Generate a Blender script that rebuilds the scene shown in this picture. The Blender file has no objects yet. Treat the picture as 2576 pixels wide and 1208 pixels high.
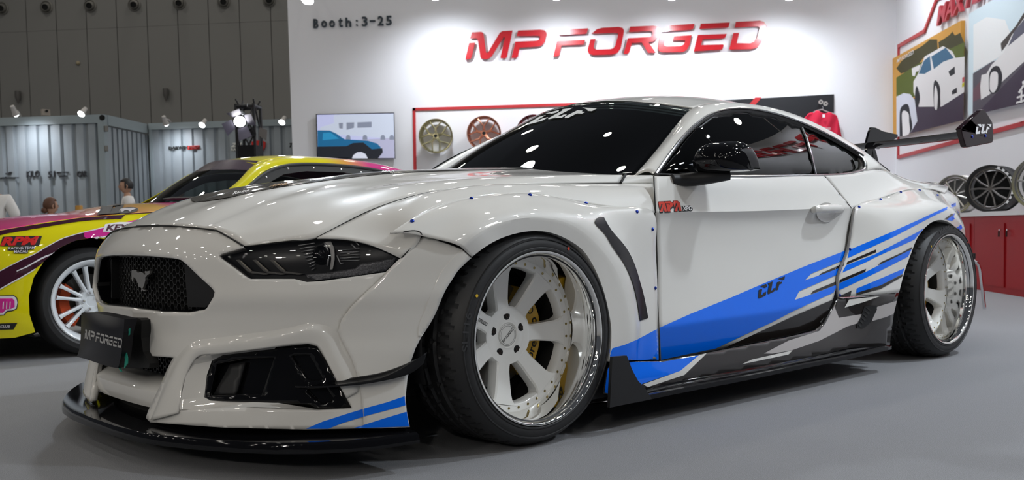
import bpy, bmesh, math, random
import numpy as np
from mathutils import Vector, Matrix
from mathutils.bvhtree import BVHTree
from mathutils.geometry import delaunay_2d_cdt
random.seed(7)
S = bpy.context.scene
COL = S.collection
PI = math.pi
# ------------------------------------------------------------------ camera
CAM = np.array([-2.0471, -3.1712, 0.6648]); YAW, PIT, ROL = .72707, .05847, .02099; FPX, PPX, PPY = 2477.9, 1288., 724.4
_f = np.array([math.sin(YAW)*math.cos(PIT), math.cos(YAW)*math.cos(PIT), -math.sin(PIT)])
_r0 = np.array([math.cos(YAW), -math.sin(YAW), 0.]); _u0 = np.cross(_r0, _f)
_r = _r0*math.cos(ROL)-_u0*math.sin(ROL); _u = _r0*math.sin(ROL)+_u0*math.cos(ROL)
cd = bpy.data.cameras.new('camera'); cam = bpy.data.objects.new('camera', cd); COL.objects.link(cam)
RZ = Matrix.Rotation(YAW+math.radians(5.5), 4, 'Z')     # world axes lie along the stand's walls; everything below is laid out along the white car and turned at the end
cam.matrix_world = RZ @ Matrix(((_r[0], _u[0], -_f[0], CAM[0]), (_r[1], _u[1], -_f[1], CAM[1]), (_r[2], _u[2], -_f[2], CAM[2]), (0, 0, 0, 1)))
cd.sensor_fit = 'HORIZONTAL'; cd.sensor_width = 36; cd.lens = 36*FPX/2576; cd.shift_y = (PPY-604)/2576
cd.clip_start = .05; cd.clip_end = 200
cd.dof.use_dof = True; cd.dof.focus_distance = 3.3; cd.dof.aperture_fstop = 6.3
S.camera = cam
# ------------------------------------------------------------------ light
S.view_settings.view_transform = 'Standard'; S.view_settings.look = 'None'; S.view_settings.gamma = 1
S.view_settings.use_curve_mapping = False
S.view_settings.exposure = 0.0
W = bpy.data.worlds.new('hall_air'); S.world = W; W.use_nodes = True
W.node_tree.nodes['Background'].inputs[0].default_value = (.80, .87, 1, 1)
W.node_tree.nodes['Background'].inputs[1].default_value = .062
def area(name, loc, target, energy, sx, sy=None, shape='DISK', col=(1, 1, 1), spread=PI):
    l = bpy.data.lights.new(name, 'AREA'); l.energy = energy; l.shape = shape; l.size = sx
    if sy: l.size_y = sy
    l.color = col; l.spread = spread
    o = bpy.data.objects.new(name, l); COL.objects.link(o); o.location = loc
    d = Vector(target)-Vector(loc); o.rotation_euler = d.to_track_quat('-Z', 'Y').to_euler(); return o      # still in the car's axes, turned at the end
# hall high-bay lamps in a wide grid under the roof, warm white
for i in range(11):
    for j in range(9):
        x, y = -31+5.2*i, -15+5.2*j
        if math.hypot(x+2.5, y+2.5) > 6.5: area('high_bay_lamp', (x, y, 11.5), (x, y, 0), 50, .5, col=(1, .95, .86))
# the stand's own floodlights on trusses to the right of the car, cool white; the near-vertical ones are added to brighten the carpet
for x, y, z, tx, ty, e in [(5.6, -4.6, 5.0, 1.6, -.4, 95), (3.4, -5.6, 5.0, .6, -.6, 75), (6.8, -1.6, 5.0, 4.2, -.6, 230), (9.2, -1.2, 4.8, 7.4, -1.0, 220), (3.4, -3.0, 5.2, 3.2, -2.8, 95), (2.0, 4.0, 5.2, .6, .5, 60)]:
    area('stand_floodlight', (x, y, z), (tx, ty, .5), e, .32, col=(.84, .92, 1), spread=math.radians(150))
# warm fill lights added in front of the car's nose to brighten the bumper
for x, y, z in [(-9.5, -3.0, 3.8), (-8.0, -8.0, 4.2)]:
    area('nose_fill_light', (x, y, z), (-.8, -.4, .5), 26, .35, col=(1, .94, .86), spread=math.radians(120))
# ------------------------------------------------------------------ helpers
def V(*a): return Vector(a)
def ray(u, v):
    return _f+_r*(u-PPX)/FPX-_u*(v-PPY)/FPX
def px(u, v, **k):                       # the point a pixel shows on the plane x=, y= or z=
    d = ray(u, v); (a, val), = k.items(); i = 'xyz'.index(a); t = (val-CAM[i])/d[i]
    return Vector(CAM+t*d)
def pxp(u, v, o, n):                     # ... on the plane through o with normal n
    d = Vector(ray(u, v)); c = Vector(CAM); n = Vector(n); return c+d*((Vector(o)-c).dot(n)/d.dot(n))
def proj(p):
    d = np.array(p)-CAM; z = d@_f; return (PPX+FPX*(d@_r)/z, PPY-FPX*(d@_u)/z)
def ys(pts, ys_):                        # pixels + half-widths of the near flank
    return [px(u, v, y=-y) for (u, v), y in zip(pts, ys_)]
MATS = {}
def mat(name, col=(.8, .8, .8), rough=.5, metal=0, coat=0, coatr=.03, emit=None, es=1, trans=0, ior=1.45, spec=.5, bump=None, alpha=1, noise=None):
    if name in MATS: return MATS[name]
    m = bpy.data.materials.new(name); m.use_nodes = True; nt = m.node_tree; b = nt.nodes['Principled BSDF']
    b.inputs['Base Color'].default_value = (*col, 1); b.inputs['Roughness'].default_value = rough; b.inputs['Metallic'].default_value = metal
    b.inputs['Coat Weight'].default_value = coat; b.inputs['Coat Roughness'].default_value = coatr
    b.inputs['Transmission Weight'].default_value = trans; b.inputs['IOR'].default_value = ior
    b.inputs['Specular IOR Level'].default_value = spec; b.inputs['Alpha'].default_value = alpha
    if emit: b.inputs['Emission Color'].default_value = (*emit, 1); b.inputs['Emission Strength'].default_value = es
    tc = None
    if noise:                             # (scale, amount): fine procedural grain of the colour
        tc = nt.nodes.new('ShaderNodeTexCoord'); n = nt.nodes.new('ShaderNodeTexNoise'); n.inputs['Scale'].default_value = noise[0]; n.inputs['Detail'].default_value = 4
        nt.links.new(tc.outputs['Object'], n.inputs['Vector']); r = nt.nodes.new('ShaderNodeValToRGB')
        a = noise[1]; r.color_ramp.elements[0].position = .3; r.color_ramp.elements[1].position = .7
        r.color_ramp.elements[0].color = (*[c*(1-a) for c in col], 1); r.color_ramp.elements[1].color = (*[min(1, c*(1+a)) for c in col], 1)
        nt.links.new(n.outputs['Fac'], r.inputs[0]); nt.links.new(r.outputs[0], b.inputs['Base Color'])
    if bump:                              # (scale, strength, distance)
        tc = tc or nt.nodes.new('ShaderNodeTexCoord'); n2 = nt.nodes.new('ShaderNodeTexNoise'); n2.inputs['Scale'].default_value = bump[0]; n2.inputs['Detail'].default_value = 3
        nt.links.new(tc.outputs['Object'], n2.inputs['Vector']); bp = nt.nodes.new('ShaderNodeBump'); bp.inputs['Strength'].default_value = bump[1]; bp.inputs['Distance'].default_value = bump[2]
        nt.links.new(n2.outputs['Fac'], bp.inputs['Height']); nt.links.new(bp.outputs[0], b.inputs['Normal'])
    MATS[name] = m; return m
def mesh(name, vs, fs, m=None, parent=None, smooth=None, uvs=None):
    me = bpy.data.meshes.new(name); me.from_pydata([tuple(v) for v in vs], [], fs); me.update()
    if m: me.materials.append(m)
    if smooth is not None:
        me.polygons.foreach_set('use_smooth', [True]*len(me.polygons)); me.set_sharp_from_angle(angle=math.radians(smooth))
    if uvs:
        l = me.uv_layers.new(name='UVMap')
        for lp in me.loops: l.data[lp.index].uv = uvs[lp.vertex_index]
    return ob(name, me, parent)
def ob(name, me, parent=None):
    o = bpy.data.objects.new(name, me); COL.objects.link(o)
    if parent: o.parent = parent
    return o
def thing(name, label, cat, loc=(0, 0, 0), rz=0, group=None):
    o = bpy.data.objects.new(name, None); COL.objects.link(o); o.location = loc; o.rotation_euler = (0, 0, rz); o.empty_display_size = .1
    return tag(o, label, cat, group)
def tag(o, label, cat=None, group=None, kind=None):
    if label: o['label'] = label
    if cat: o['category'] = cat
    if group: o['group'] = group
    if kind: o['kind'] = kind
    return o
def struct(o, label=None): o['kind'] = 'structure'; return tag(o, label)
class MB:                                 # gathers shapes into ONE mesh
    def __init__(s): s.v = []; s.f = []
    def add(s, vs, fs):
        n = len(s.v); s.v += [Vector(v) for v in vs]; s.f += [[i+n for i in f] for f in fs]; return s
    def box(s, c, d, M=None):
        x, y, z = d[0]/2, d[1]/2, d[2]/2; P = [V(i, j, k) for i in (-x, x) for j in (-y, y) for k in (-z, z)]
        P = [(M @ p if M else p)+Vector(c) for p in P]
        return s.add(P, [(0, 1, 3, 2), (4, 6, 7, 5), (0, 4, 5, 1), (2, 3, 7, 6), (0, 2, 6, 4), (1, 5, 7, 3)])
    def tube(s, pts, r, n=8, cap=True, flat=None):
        pts = [Vector(p) for p in pts]; N = len(pts); rs = r if isinstance(r, (list, tuple)) else [r]*N; up = None; base = len(s.v); vs = []
        for i, p in enumerate(pts):
            t = (pts[min(i+1, N-1)]-pts[max(i-1, 0)]).normalized()
            if up is None: up = t.orthogonal().normalized()
            up = (up-t*up.dot(t)).normalized(); b = t.cross(up)
            for k in range(n):
                a = 2*PI*k/n; vs.append(p+(up*math.cos(a)+b*math.sin(a))*rs[i])
        fs = [(i*n+k, i*n+(k+1) % n, (i+1)*n+(k+1) % n, (i+1)*n+k) for i in range(N-1) for k in range(n)]
        if cap: fs += [tuple(range(n))[::-1], tuple((N-1)*n+k for k in range(n))]
        return s.add(vs, fs)
    def lathe(s, prof, n=48, M=None, a0=0, a1=2*PI):    # profile (radius, height) about local Y
        full = abs(a1-a0-2*PI) < 1e-6; m = n if full else n+1; vs = []
        for r, h in prof:
            for k in range(m):
                a = a0+(a1-a0)*k/n; p = V(r*math.cos(a), h, r*math.sin(a)); vs.append(M @ p if M else p)
        fs = []
        for i in range(len(prof)-1):
            for k in range(n):
                k2 = (k+1) % m; fs.append((i*m+k, i*m+k2, (i+1)*m+k2, (i+1)*m+k))
        return s.add(vs, fs)
    def prism(s, poly, d, M=None):         # 2D polygon (x,z) pushed from y=0 to y=d
        P = tri2d(poly); n = len(poly)
        vs = [V(x, 0, z) for x, z in poly]+[V(x, d, z) for x, z in poly]
        fs = [t for t in P]+[tuple(i+n for i in t[::-1]) for t in P]+[(i, i+n, (i+1) % n+n, (i+1) % n) for i in range(n)]
        if M: vs = [M @ v for v in vs]
        return s.add(vs, fs)
    def build(s, name, m=None, parent=None, smooth=30): return mesh(name, s.v, s.f, m, parent, smooth)
def tri2d(poly):
    from mathutils.geometry import tessellate_polygon
    return [tuple(t) for t in tessellate_polygon([[V(x, z, 0) for x, z in poly]])]
def inside(p, poly):
    x, y = p; c = False; j = len(poly)-1
    for i in range(len(poly)):
        xi, yi = poly[i]; xj, yj = poly[j]
        if (yi > y) != (yj > y) and x < (xj-xi)*(y-yi)/(yj-yi)+xi: c = not c
        j = i
    return c
def dens(poly, step, closed=True):
    out = []; n = len(poly)
    for i in range(n if closed else n-1):
        a, b = poly[i], poly[(i+1) % n]; k = max(1, int(math.hypot(b[0]-a[0], b[1]-a[1])/step))
        out += [(a[0]+(b[0]-a[0])*t/k, a[1]+(b[1]-a[1])*t/k) for t in range(k)]
    if not closed: out.append(poly[-1])
    return out
def fill(poly, holes=(), step=10):        # triangulate a 2D region with inner points
    loops = [dens(poly, step)]+[dens(h, step) for h in holes]; vs = []; es = []
    for l in loops:
        n = len(vs); vs += l; es += [(n+i, n+(i+1) % len(l)) for i in range(len(l))]
    xs = [p[0] for p in poly]; zs = [p[1] for p in poly]; bpts = np.array(vs)
    x = min(xs)+step*.5
    while x < max(xs):
        z = min(zs)+step*.5
        while z < max(zs):
            if inside((x, z), poly) and not any(inside((x, z), h) for h in holes) and np.min(np.hypot(bpts[:, 0]-x, bpts[:, 1]-z)) > step*.55: vs.append((x, z))
            z += step
        x += step
    ov, oe, of, *_ = delaunay_2d_cdt([Vector(p) for p in vs], es, [], 0, 1e-5)
    fs = []
    for f in of:
        c = (sum(ov[i][0] for i in f)/len(f), sum(ov[i][1] for i in f)/len(f))
        if inside(c, poly) and not any(inside(c, h) for h in holes): fs.append(list(f))
    used = sorted({i for f in fs for i in f}); mp = {o: i for i, o in enumerate(used)}
    return [tuple(ov[i]) for i in used], [[mp[i] for i in f] for f in fs]
def spl(pts, n, t=None):                  # natural cubic through points -> n samples
    P = np.array([tuple(p) for p in pts], float); m = len(P)
    if t is None: t = np.concatenate([[0], np.cumsum(np.linalg.norm(np.diff(P, axis=0), axis=1)+1e-9)])
    t = np.array(t, float); q = np.linspace(t[0], t[-1], n) if np.isscalar(n) else np.array(n)
    if m == 2: w = ((q-t[0])/(t[1]-t[0]))[:, None]; return P[0]*(1-w)+P[1]*w
    h = np.diff(t); A = np.zeros((m, m)); B = np.zeros((m, P.shape[1])); A[0, 0] = A[-1, -1] = 1
    for i in range(1, m-1):
        A[i, i-1], A[i, i], A[i, i+1] = h[i-1], 2*(h[i-1]+h[i]), h[i]; B[i] = 6*((P[i+1]-P[i])/h[i]-(P[i]-P[i-1])/h[i-1])
    M2 = np.linalg.solve(A, B); k = np.clip(np.searchsorted(t, q, side='right')-1, 0, m-2); a = ((t[k+1]-q)/h[k])[:, None]; b = ((q-t[k])/h[k])[:, None]; hh = h[k][:, None]
    return a*P[k]+b*P[k+1]+((a**3-a)*M2[k]+(b**3-b)*M2[k+1])*hh*hh/6
def spl_v(pts, n): return [Vector(p) for p in spl(pts, n)]
def loft(rows, nu=None, sub=5, sharp=(), smu=0, uref=None):     # grid of points through the rows
    m = len(rows); n = len(rows[0]); R = np.array([[tuple(p) for p in r] for r in rows], float)
    tu = np.concatenate([[0], np.cumsum(np.mean(np.linalg.norm(np.diff(R, axis=1), axis=2), axis=0)+1e-6)])
    nu = nu or 6*(n-1)+1
    G = np.array([spl(r, nu, tu) for r in R])
    if smu:
        for _ in range(smu):
            H = G.copy(); H[:, 1:-1] = .5*G[:, 1:-1]+.25*(G[:, :-2]+G[:, 2:]); G = H
    cuts = [0]+sorted(sharp)+[m-1]; out = []
    tv = np.concatenate([[0], np.cumsum(np.mean(np.linalg.norm(np.diff(G, axis=0), axis=2), axis=1)+1e-6)])
    for a, b in zip(cuts[:-1], cuts[1:]):
        k = sub*(b-a)+1; q = np.concatenate([np.linspace(tv[i], tv[i+1], sub, endpoint=False) for i in range(a, b)]+[[tv[b]]])
        seg = np.array([spl(G[a:b+1, j], q, tv[a:b+1]) for j in range(nu)]).transpose(1, 0, 2)
        out.append(seg if not out else seg[1:])
    return np.concatenate(out)
def grid_fs(a, b): return [(i*b+j, i*b+j+1, (i+1)*b+j+1, (i+1)*b+j) for i in range(a-1) for j in range(b-1)]
def face_out(vs, fs, to=None):             # turn faces towards the camera side
    to = Vector(CAM) if to is None else Vector(to); s = 0
    for f in fs[::max(1, len(fs)//200)]:
        a, b, c = [Vector(vs[i]) for i in f[:3]]; n = (b-a).cross(c-a)
        if n.length > 0: s += n.normalized().dot((to-a).normalized())
    return fs if s > 0 else [tuple(f[::-1]) for f in fs]
BODY_V = []; BODY_F = []
def panel(name, G, m, parent, thick=.006, mirror=True, bvh=True, smooth=32, to=None):
    if isinstance(G, tuple): vs, fs = G
    else: a, b = G.shape[:2]; vs = [Vector(p) for p in G.reshape(-1, 3)]; fs = grid_fs(a, b)
    fs = face_out(vs, fs, to)
    if bvh:
        n = len(BODY_V); BODY_V.extend(vs); BODY_F.extend([[i+n for i in f] for f in fs])
    o = mesh(name, vs, fs, m, parent, smooth); obs = [o]
    if mirror: obs.append(mesh(name, [V(v[0], -v[1], v[2]) for v in vs], [tuple(f[::-1]) for f in fs], m, parent, smooth))
    if thick:
        for q in obs:
            md = q.modifiers.new('thickness', 'SOLIDIFY'); md.thickness = thick; md.offset = -1
    return o
def weld_sym(G):                            # a grid whose last row lies on y=0 -> both halves in one mesh
    a, b = G.shape[:2]; G = G.copy(); G[-1, :, 1] = 0
    H = G[:-1][::-1].copy(); H[:, :, 1] *= -1; return np.concatenate([G, H])
def seam(name, pts, m, parent, r=.0028, mirror=True):
    p = [Vector(q) for q in pts]; MB().tube(p, r, 6).build(name, m, parent)
    if mirror: MB().tube([V(q.x, -q.y, q.z) for q in p], r, 6).build(name, m, parent)
# ------------------------------------------------------------------ the hall and the stand
AF = math.radians(5.5)
FH = Vector((math.sin(YAW), math.cos(YAW), 0)); RH = Vector((math.cos(YAW), -math.sin(YAW), 0)); C0 = Vector((CAM[0], CAM[1], 0))
E1d = RH*math.cos(AF)-FH*math.sin(AF); E2d = -FH*math.cos(AF)-RH*math.sin(AF)       # along the back wall to the right / out of it
BW0 = C0+FH*15.5
def bw(u, v, o=0): return pxp(u, v, BW0+E2d*o, E2d)
COR = bw(2254, 150); COR.z = 0
def rw(u, v, o=0): return pxp(u, v, COR-E1d*o, -E1d)
def obox(name, o, ex, ey, dx, dy, z0, z1, m, parent=None):   # box from corner o along ex, ey
    o = Vector(o); a = Vector(ex)*dx; b = Vector(ey)*dy; P = [o, o+a, o+a+b, o+b]; vs = [V(p.x, p.y, z) for z in (z0, z1) for p in P]
    return mesh(name, vs, [(3, 2, 1, 0), (4, 5, 6, 7), (0, 1, 5, 4), (1, 2, 6, 5), (2, 3, 7, 6), (3, 0, 4, 7)], m, parent)
carpet = mat('grey_carpet', (.27, .273, .287), .95, noise=(420, .35), bump=(700, .5, .004))
fl = mesh('floor', [(-40, -40, 0), (45, -40, 0), (45, 60, 0), (-40, 60, 0)], [(0, 1, 2, 3)], carpet); struct(fl)
wallw = mat('white_wall', (.80, .80, .83), .55); redp = mat('red_acrylic', (.48, .012, .02), .25, 0, .5); redm = mat('red_frame', (.47, .03, .035), .4)
L0 = bw(733, 300); L0.z = 0
wb_len = (COR-L0).length
wall_back = struct(obox('wall_back', L0, E1d, -E2d, wb_len+.2, .25, 0, 4.6, wallw))
wall_right = struct(obox('wall_right', COR, E2d, E1d, 11.5, .2, 0, 4.6, wallw))
# far hall wall of tall grey panels with recessed joints
AH = AF; H1 = RH*math.cos(AH)-FH*math.sin(AH); H2 = -FH*math.cos(AH)-RH*math.sin(AH); HW0 = C0+FH*30
def hw(u, v, o=0): return pxp(u, v, HW0+H2*o, H2)
hallm = mat('hall_panel', (.20, .197, .186), .6); jointm = mat('hall_joint', (.035, .035, .035), .8)
a = hw(-700, 300); a.z = 0
wall_hall = struct(obox('wall_hall', a, H1, -H2, 30, .3, 0, 14, jointm))
pw = (hw(83, 200)-hw(8.5, 200)).length
s0 = (hw(8.5, 150)-hw(-700, 150)).dot(H1)
for k in range(-9, 22):
    x = s0+pw*k; z1 = hw(300, 70).z
    if x < 0 or x > 29: continue
    p = a+H1*(x+.012)
    for q0, q1 in ((0, z1-.003), (z1+.003, 14)): obox('wall_panel', p+H2*.001, H1, H2, pw-.024, .03, q0, q1, hallm, wall_hall)
def thin_glass(name, tint, fac=.9):
    if name in MATS: return MATS[name]
    m = bpy.data.materials.new(name); m.use_nodes = True; nt = m.node_tree; nt.nodes.clear()
    o = nt.nodes.new('ShaderNodeOutputMaterial'); mx = nt.nodes.new('ShaderNodeMixShader'); t = nt.nodes.new('ShaderNodeBsdfTransparent'); g = nt.nodes.new('ShaderNodeBsdfGlossy'); fr = nt.nodes.new('ShaderNodeFresnel')
    fr.inputs['IOR'].default_value = 1.52; t.inputs[0].default_value = (*tint, 1); g.inputs['Roughness'].default_value = .0; g.inputs[0].default_value = (fac, fac, fac, 1)
    nt.links.new(fr.outputs[0], mx.inputs[0]); nt.links.new(t.outputs[0], mx.inputs[1]); nt.links.new(g.outputs[0], mx.inputs[2]); nt.links.new(mx.outputs[0], o.inputs[0]); MATS[name] = m; return m
# ------------------------------------------------------------------ the white sports car (front axle at the origin, tail towards +x)
paint = mat('white_paint', (.74, .725, .69), .35, 0, 1, .015, spec=.15)
black = mat('gloss_black', (.004, .004, .005), .04, spec=.38)
satin = mat('satin_black', (.012, .012, .013), .45)
gap = mat('panel_gap', (.01, .01, .01), .8)
glass = thin_glass('tinted_glass', (.10, .115, .11))
chrome = mat('chrome', (.8, .8, .82), .06, 1)
blue = mat('blue_vinyl', (.0, .165, .95), .4, 0, .7, .02, spec=.1)
brown = mat('anthracite_vinyl', (.014, .011, .010), .4, 0, 1, .015, spec=.1)
rubber = mat('tyre_rubber', (.020, .020, .021), .5, bump=(900, .15, .0005))
car = thing('sports_car', 'white low sports coupe with blue stripes and a deep-dish wheel, nose to the left', 'car')
PYv = [0, .2, .4, .55, .7, .8, .9, .96, 1.0, 1.03]; PXv = [-.885, -.878, -.84, -.78, -.67, -.575, -.45, -.35, -.27, -.19]
_ty = np.linspace(-1.06, 1.06, 425); _pl = spl(list(zip([-y for y in PYv[::-1]]+PYv[1:], PXv[::-1]+PXv[1:])), _ty, [-y for y in PYv[::-1]]+PYv[1:])[:, 1]
def plan(y): return np.interp(y, _ty, _pl)
_oz = [.05, .12, .18, .24, .30, .34, .372, .41, .45, .478, .492, .51, .55, .60, .63, .665, .70, .74]
_oo = [-.058, -.050, -.036, -.018, -.002, .004, .010, .008, .002, -.007, -.009, -.006, .002, .008, .020, .048, .082, .13]
_tz = np.linspace(.05, .74, 553); _po = spl(list(zip(_oz, _oo)), _tz, _oz)[:, 1]
def off(y, z): return np.interp(z, _tz, _po)
def nose(u, v, o=0):                        # pixel -> point of the nose skin (o = set back)
    d = ray(u, v); t = np.linspace(1.6, 5.2, 721)
    def g(t): return CAM[0]+t*d[0]-plan(CAM[1]+t*d[1])-off(0, CAM[2]+t*d[2])-o
    k = int(np.argmax(g(t) > 0)); a, b = t[max(k-1, 0)], t[k]
    for _ in range(22):
        c = (a+b)/2
        if g(c) > 0: b = c
        else: a = c
    p = CAM+b*d; return Vector(p)
def nyz(y, z, o=0): return V(float(plan(y)+off(y, z)+o), y, z)
def trim_nose(poly, holes=(), step=9, o=0):
    p2, fs = fill(poly, holes, step); vs = []
    for p in p2:
        q = nose(p[0], p[1], o)
        if abs(q.y) < .008: q.y = 0
        vs.append(q)
    return vs, fs
def cen(z): return proj(nyz(0, z))
# -- front bumper skin with the grille and lamp openings
GR = [(246, 648), (300, 639), (360, 641), (430, 648), (455, 654), (468, 664), (500, 695), (534, 726), (540, 735), (537, 748), (520, 776), (511, 782), (470, 788), (400, 786), (340, 778), (290, 768), (264, 757), (256, 728)]
gr_r = [p for p in GR if p[0] > 315]
HLT = [(612, 622), (597, 626), (556, 638), (550, 643), (554, 649), (621, 698), (630, 702), (740, 702), (753, 705), (772, 710), (814, 707), (970, 685)]
STEP = [(1003, 653), (962, 697), (922, 734), (882, 774), (860, 803), (850, 833), (858, 853), (882, 898), (897, 938), (907, 982), (912, 1020), (915, 1078)]
FOGO = [(466, 950), (474, 920), (490, 905), (530, 892), (690, 873), (775, 865), (798, 871), (820, 905), (850, 962), (885, 1026), (800, 1031), (640, 1024), (452, 1031), (455, 1005)]
ctop = [cen(z) for z in (.46, .52, .58, .61)]
up = [(388, 569), (435, 570), (481, 573.5), (523, 578), (547, 581.5), (562, 590), (589, 605.5), (612, 620)]
c_g1 = cen(nose(360, 641).z+.001); c_g2 = cen(nose(345, 779).z+.001); c_hood = cen(.698)
c_lo = cen(.315)
bumper_outline = [c_hood]+up+HLT+STEP+[(768, 1081), (560, 1076), (430, 1067), (378, 1063), (367, 1052), (372, 1035), (400, 975), (437, 900), (380, 896)]+[c_lo, cen(.36), cen(.41), c_g2]+[(345, 779), (400, 786), (470, 788), (511, 782), (520, 776), (537, 748), (540, 735), (534, 726), (500, 695), (468, 664), (455, 654), (430, 648), (360, 641)]+[c_g1, cen(.65)]
vs, fs = trim_nose(bumper_outline, [FOGO], 8)
fs = face_out(vs, fs)
# both halves in one skin
n0 = len(vs); idx = {}; V2 = list(vs); 
for i, p in enumerate(vs):
    if p.y == 0: idx[i] = i
    else: idx[i] = len(V2); V2.append(V(p.x, -p.y, p.z))
bump = mesh('front_bumper', V2, fs+[tuple(idx[i] for i in f[::-1]) for f in fs], paint, car, 40)
BODY_V += vs; BODY_F += [list(f) for f in fs]
md = bump.modifiers.new('thickness', 'SOLIDIFY'); md.thickness = .02; md.offset = -1
# -- raised front corner of the wide-body kit
cor = [(1009, 650), (1039, 619), (1063, 594), (1075, 594), (1110, 606), (1163, 626), (1187, 647), (1152, 681), (1118, 734), (1096, 788), (1081, 816), (1065, 838), (1045, 877), (1034, 909), (1025, 952), (1020, 1001), (1023, 1034), (1031, 1075), (960, 1078), (915, 1078), (912, 1020), (907, 982), (897, 938), (882, 898), (858, 853), (850, 833), (860, 803), (882, 774), (922, 734), (962, 697), (1003, 653)]
vs, fs = trim_nose(cor, (), 9, -.012)
panel('corner_flare', (vs, fs), paint, car, .03)
cr_ = [nose(u, v, -.014) for u, v in [(1163, 627), (1140, 648), (1116, 676), (1096, 712), (1080, 750), (1066, 785), (1054, 815), (1052, 848)]]
ce_ = [px(u, v, y=q.y-.006) for (u, v), q in zip([(1187, 648), (1168, 665), (1151, 683), (1133, 710), (1118, 736), (1096, 788), (1081, 816), (1060, 848)], cr_)]
G = loft([cr_, ce_, [p+V(.0, .06, 0) for p in ce_]], 33, 5, (1,)); panel('corner_lip', G, paint, car, .004)
# -- hood
h0 = ys([(612, 620), (687, 610), (750, 602.5), (797, 596), (860, 563), (930, 529), (1000, 503), (1060, 487), (1140, 474), (1230, 467), (1340, 463), (1450, 461), (1560, 460)], [.56, .63, .69, .735, .745, .75, .755, .76, .762, .765, .77, .78, .79])
h1 = ys([(563, 583), (650, 545), (729, 515), (770, 503), (810, 492), (892, 477), (950, 468), (1010, 461), (1110, 453), (1210, 448), (1320, 443), (1440, 441), (1557, 441)], [.45, .475, .495, .505, .515, .53, .545, .56, .59, .62, .66, .70, .74])
xs1 = [p.x for p in h1]
def hz(x, tab): return float(np.interp(x, *zip(*tab)))
_hx = [-.82, -.76, -.574, -.432, -.288, -.109, .117, .35, .57]; _h2 = [.678, .702, .775, .812, .838, .860, .876, .887, .896]; _h3 = [.698, .722, .787, .823, .848, .870, .884, .894, .902]
hx = [-.80, -.70, -.585, -.52, -.45, -.34, -.25, -.16, 0, .15, .30, .44, .56]
def sm(xq, xs, zs): return float(spl(list(zip(xs, zs)), [xq], xs)[0][1])
hb = [V(p.x-.004, p.y+.055, p.z+(.010 if i < 6 else .006)) for i, p in enumerate(h1)]
h2 = [V(x, -.33-.07*(x+.8)/1.36, sm(x, _hx, _h2)) for x in hx]
h2b = [V(x-.01, -.27-.06*(x+.8)/1.36, sm(x, _hx, _h2)+.012) for x in hx]
h3 = [V(x-.02, -.14, sm(x, _hx, _h3)) for x in hx]
h4 = [V(x-.02, 0, sm(x, _hx, _h3)+.003) for x in hx]
hm = [(a+b)/2+V(0, -.012, .012) for a, b in zip(h0, h1)]
up_ = V(.004, 0, .003)
for row, (u, v) in ((h0, (612, 620)), (hm, (589, 605.5)), (h1, (560, 590)), (hb, (535, 580)), (h2, (505, 576)), (h2b, (481, 573.5)), (h3, (412, 569.5))): row[0] = nose(u, v)+up_
h4[0] = nyz(0, .6985)+up_
for row, ref in ((hm, None), (h1, None), (hb, None), (h2, None), (h2b, None), (h3, None), (h4, None)): row[1] = row[1]*.75+(row[0]+row[2])*.125
G = loft([h0, hm, h1, hb, h2, h2b, h3, h4], 73, 5, (), 2)
hood_n = weld_sym(G)
hood = panel('hood', hood_n, paint, car, .006, False, to=(0, 0, 30))
# -- fender top between hood and flare
f0 = ys([(797, 597.5), (860, 564.5), (930, 530), (1000, 504.5), (1060, 488), (1140, 475), (1230, 468), (1340, 464.5), (1450, 462.5), (1560, 461.5), (1646, 461)], [.737, .747, .752, .757, .762, .764, .767, .772, .782, .792, .805])
f2 = ys([(1008, 650), (1062, 595), (1040, 560), (1075, 530), (1120, 513), (1200, 496), (1290, 487), (1400, 497), (1490, 514), (1580, 528), (1647, 535)], [.905, .935, .905, .893, .885, .880, .880, .887, .902, .916, .925])
f1 = []
for i, (a, b) in enumerate(zip(f0, f2)):
    f1.append((a+b)/2+V(0, -.012, .016))
f1[0] = px(905, 606, y=-.825); f1[1] = px(965, 590, y=-.845)
f1[2] = px(985, 553, y=-.845)
G = loft([f0, f1, f2], 61, 8, (), 2)
fender = panel('fender', G, paint, car, .006)
ct = [px(1557, 441, y=-.745), px(1600, 441, y=-.775), px(1646, 441, y=-.803)]; cb2 = [f0[9], px(1600, 461.3, y=-.798), f0[10]]
G = loft([[p+V(.05, .10, .0) for p in ct], ct, [(a+b)/2+V(0, -.006, .004) for a, b in zip(ct, cb2)], cb2], 17, 4, (1,)); panel('fender_cowl', G, paint, car, .004)
# -- front wheel-arch flare
cols = [((1187, 647), (1161, 622), (982, 586)), ((1215, 625), (1191, 597), (1037, 550)), ((1255, 602), (1232, 573), (1120, 512)), ((1300, 587), (1286, 554), (1210, 493)), ((1348, 581), (1338, 548), (1310, 485)), ((1400, 590), (1395, 553), (1422, 500)), ((1447, 614), (1443, 570), (1531, 520)), ((1485, 655), (1502, 618), (1644, 534)), ((1513, 715), (1548, 680), (1650, 610)), ((1530, 778), (1573, 750), (1653, 690)), ((1538, 830), (1582, 815), (1655, 780)), ((1537, 870), (1580, 865), (1656, 850)), ((1532, 910), (1572, 908), (1657, 907))]
e_ = ys([c[0] for c in cols], [.99]+[1.0]*12)
c_ = ys([c[1] for c in cols], [1.0]+[1.008]*9+[1.005, 1.0, .995])
b_ = ys([c[2] for c in cols], [.905, .902, .884, .879, .879, .889, .908, .927, .928, .928, .935, .94, .94])
mid = [a*.52+b*.48+V(0, -.006 if i < 7 else .006, .012 if i < 7 else 0) for i, (a, b) in enumerate(zip(c_, b_))]
mid[0] = px(1078, 596, y=-.955); mid[1] = px(1125, 566, y=-.955)
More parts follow.
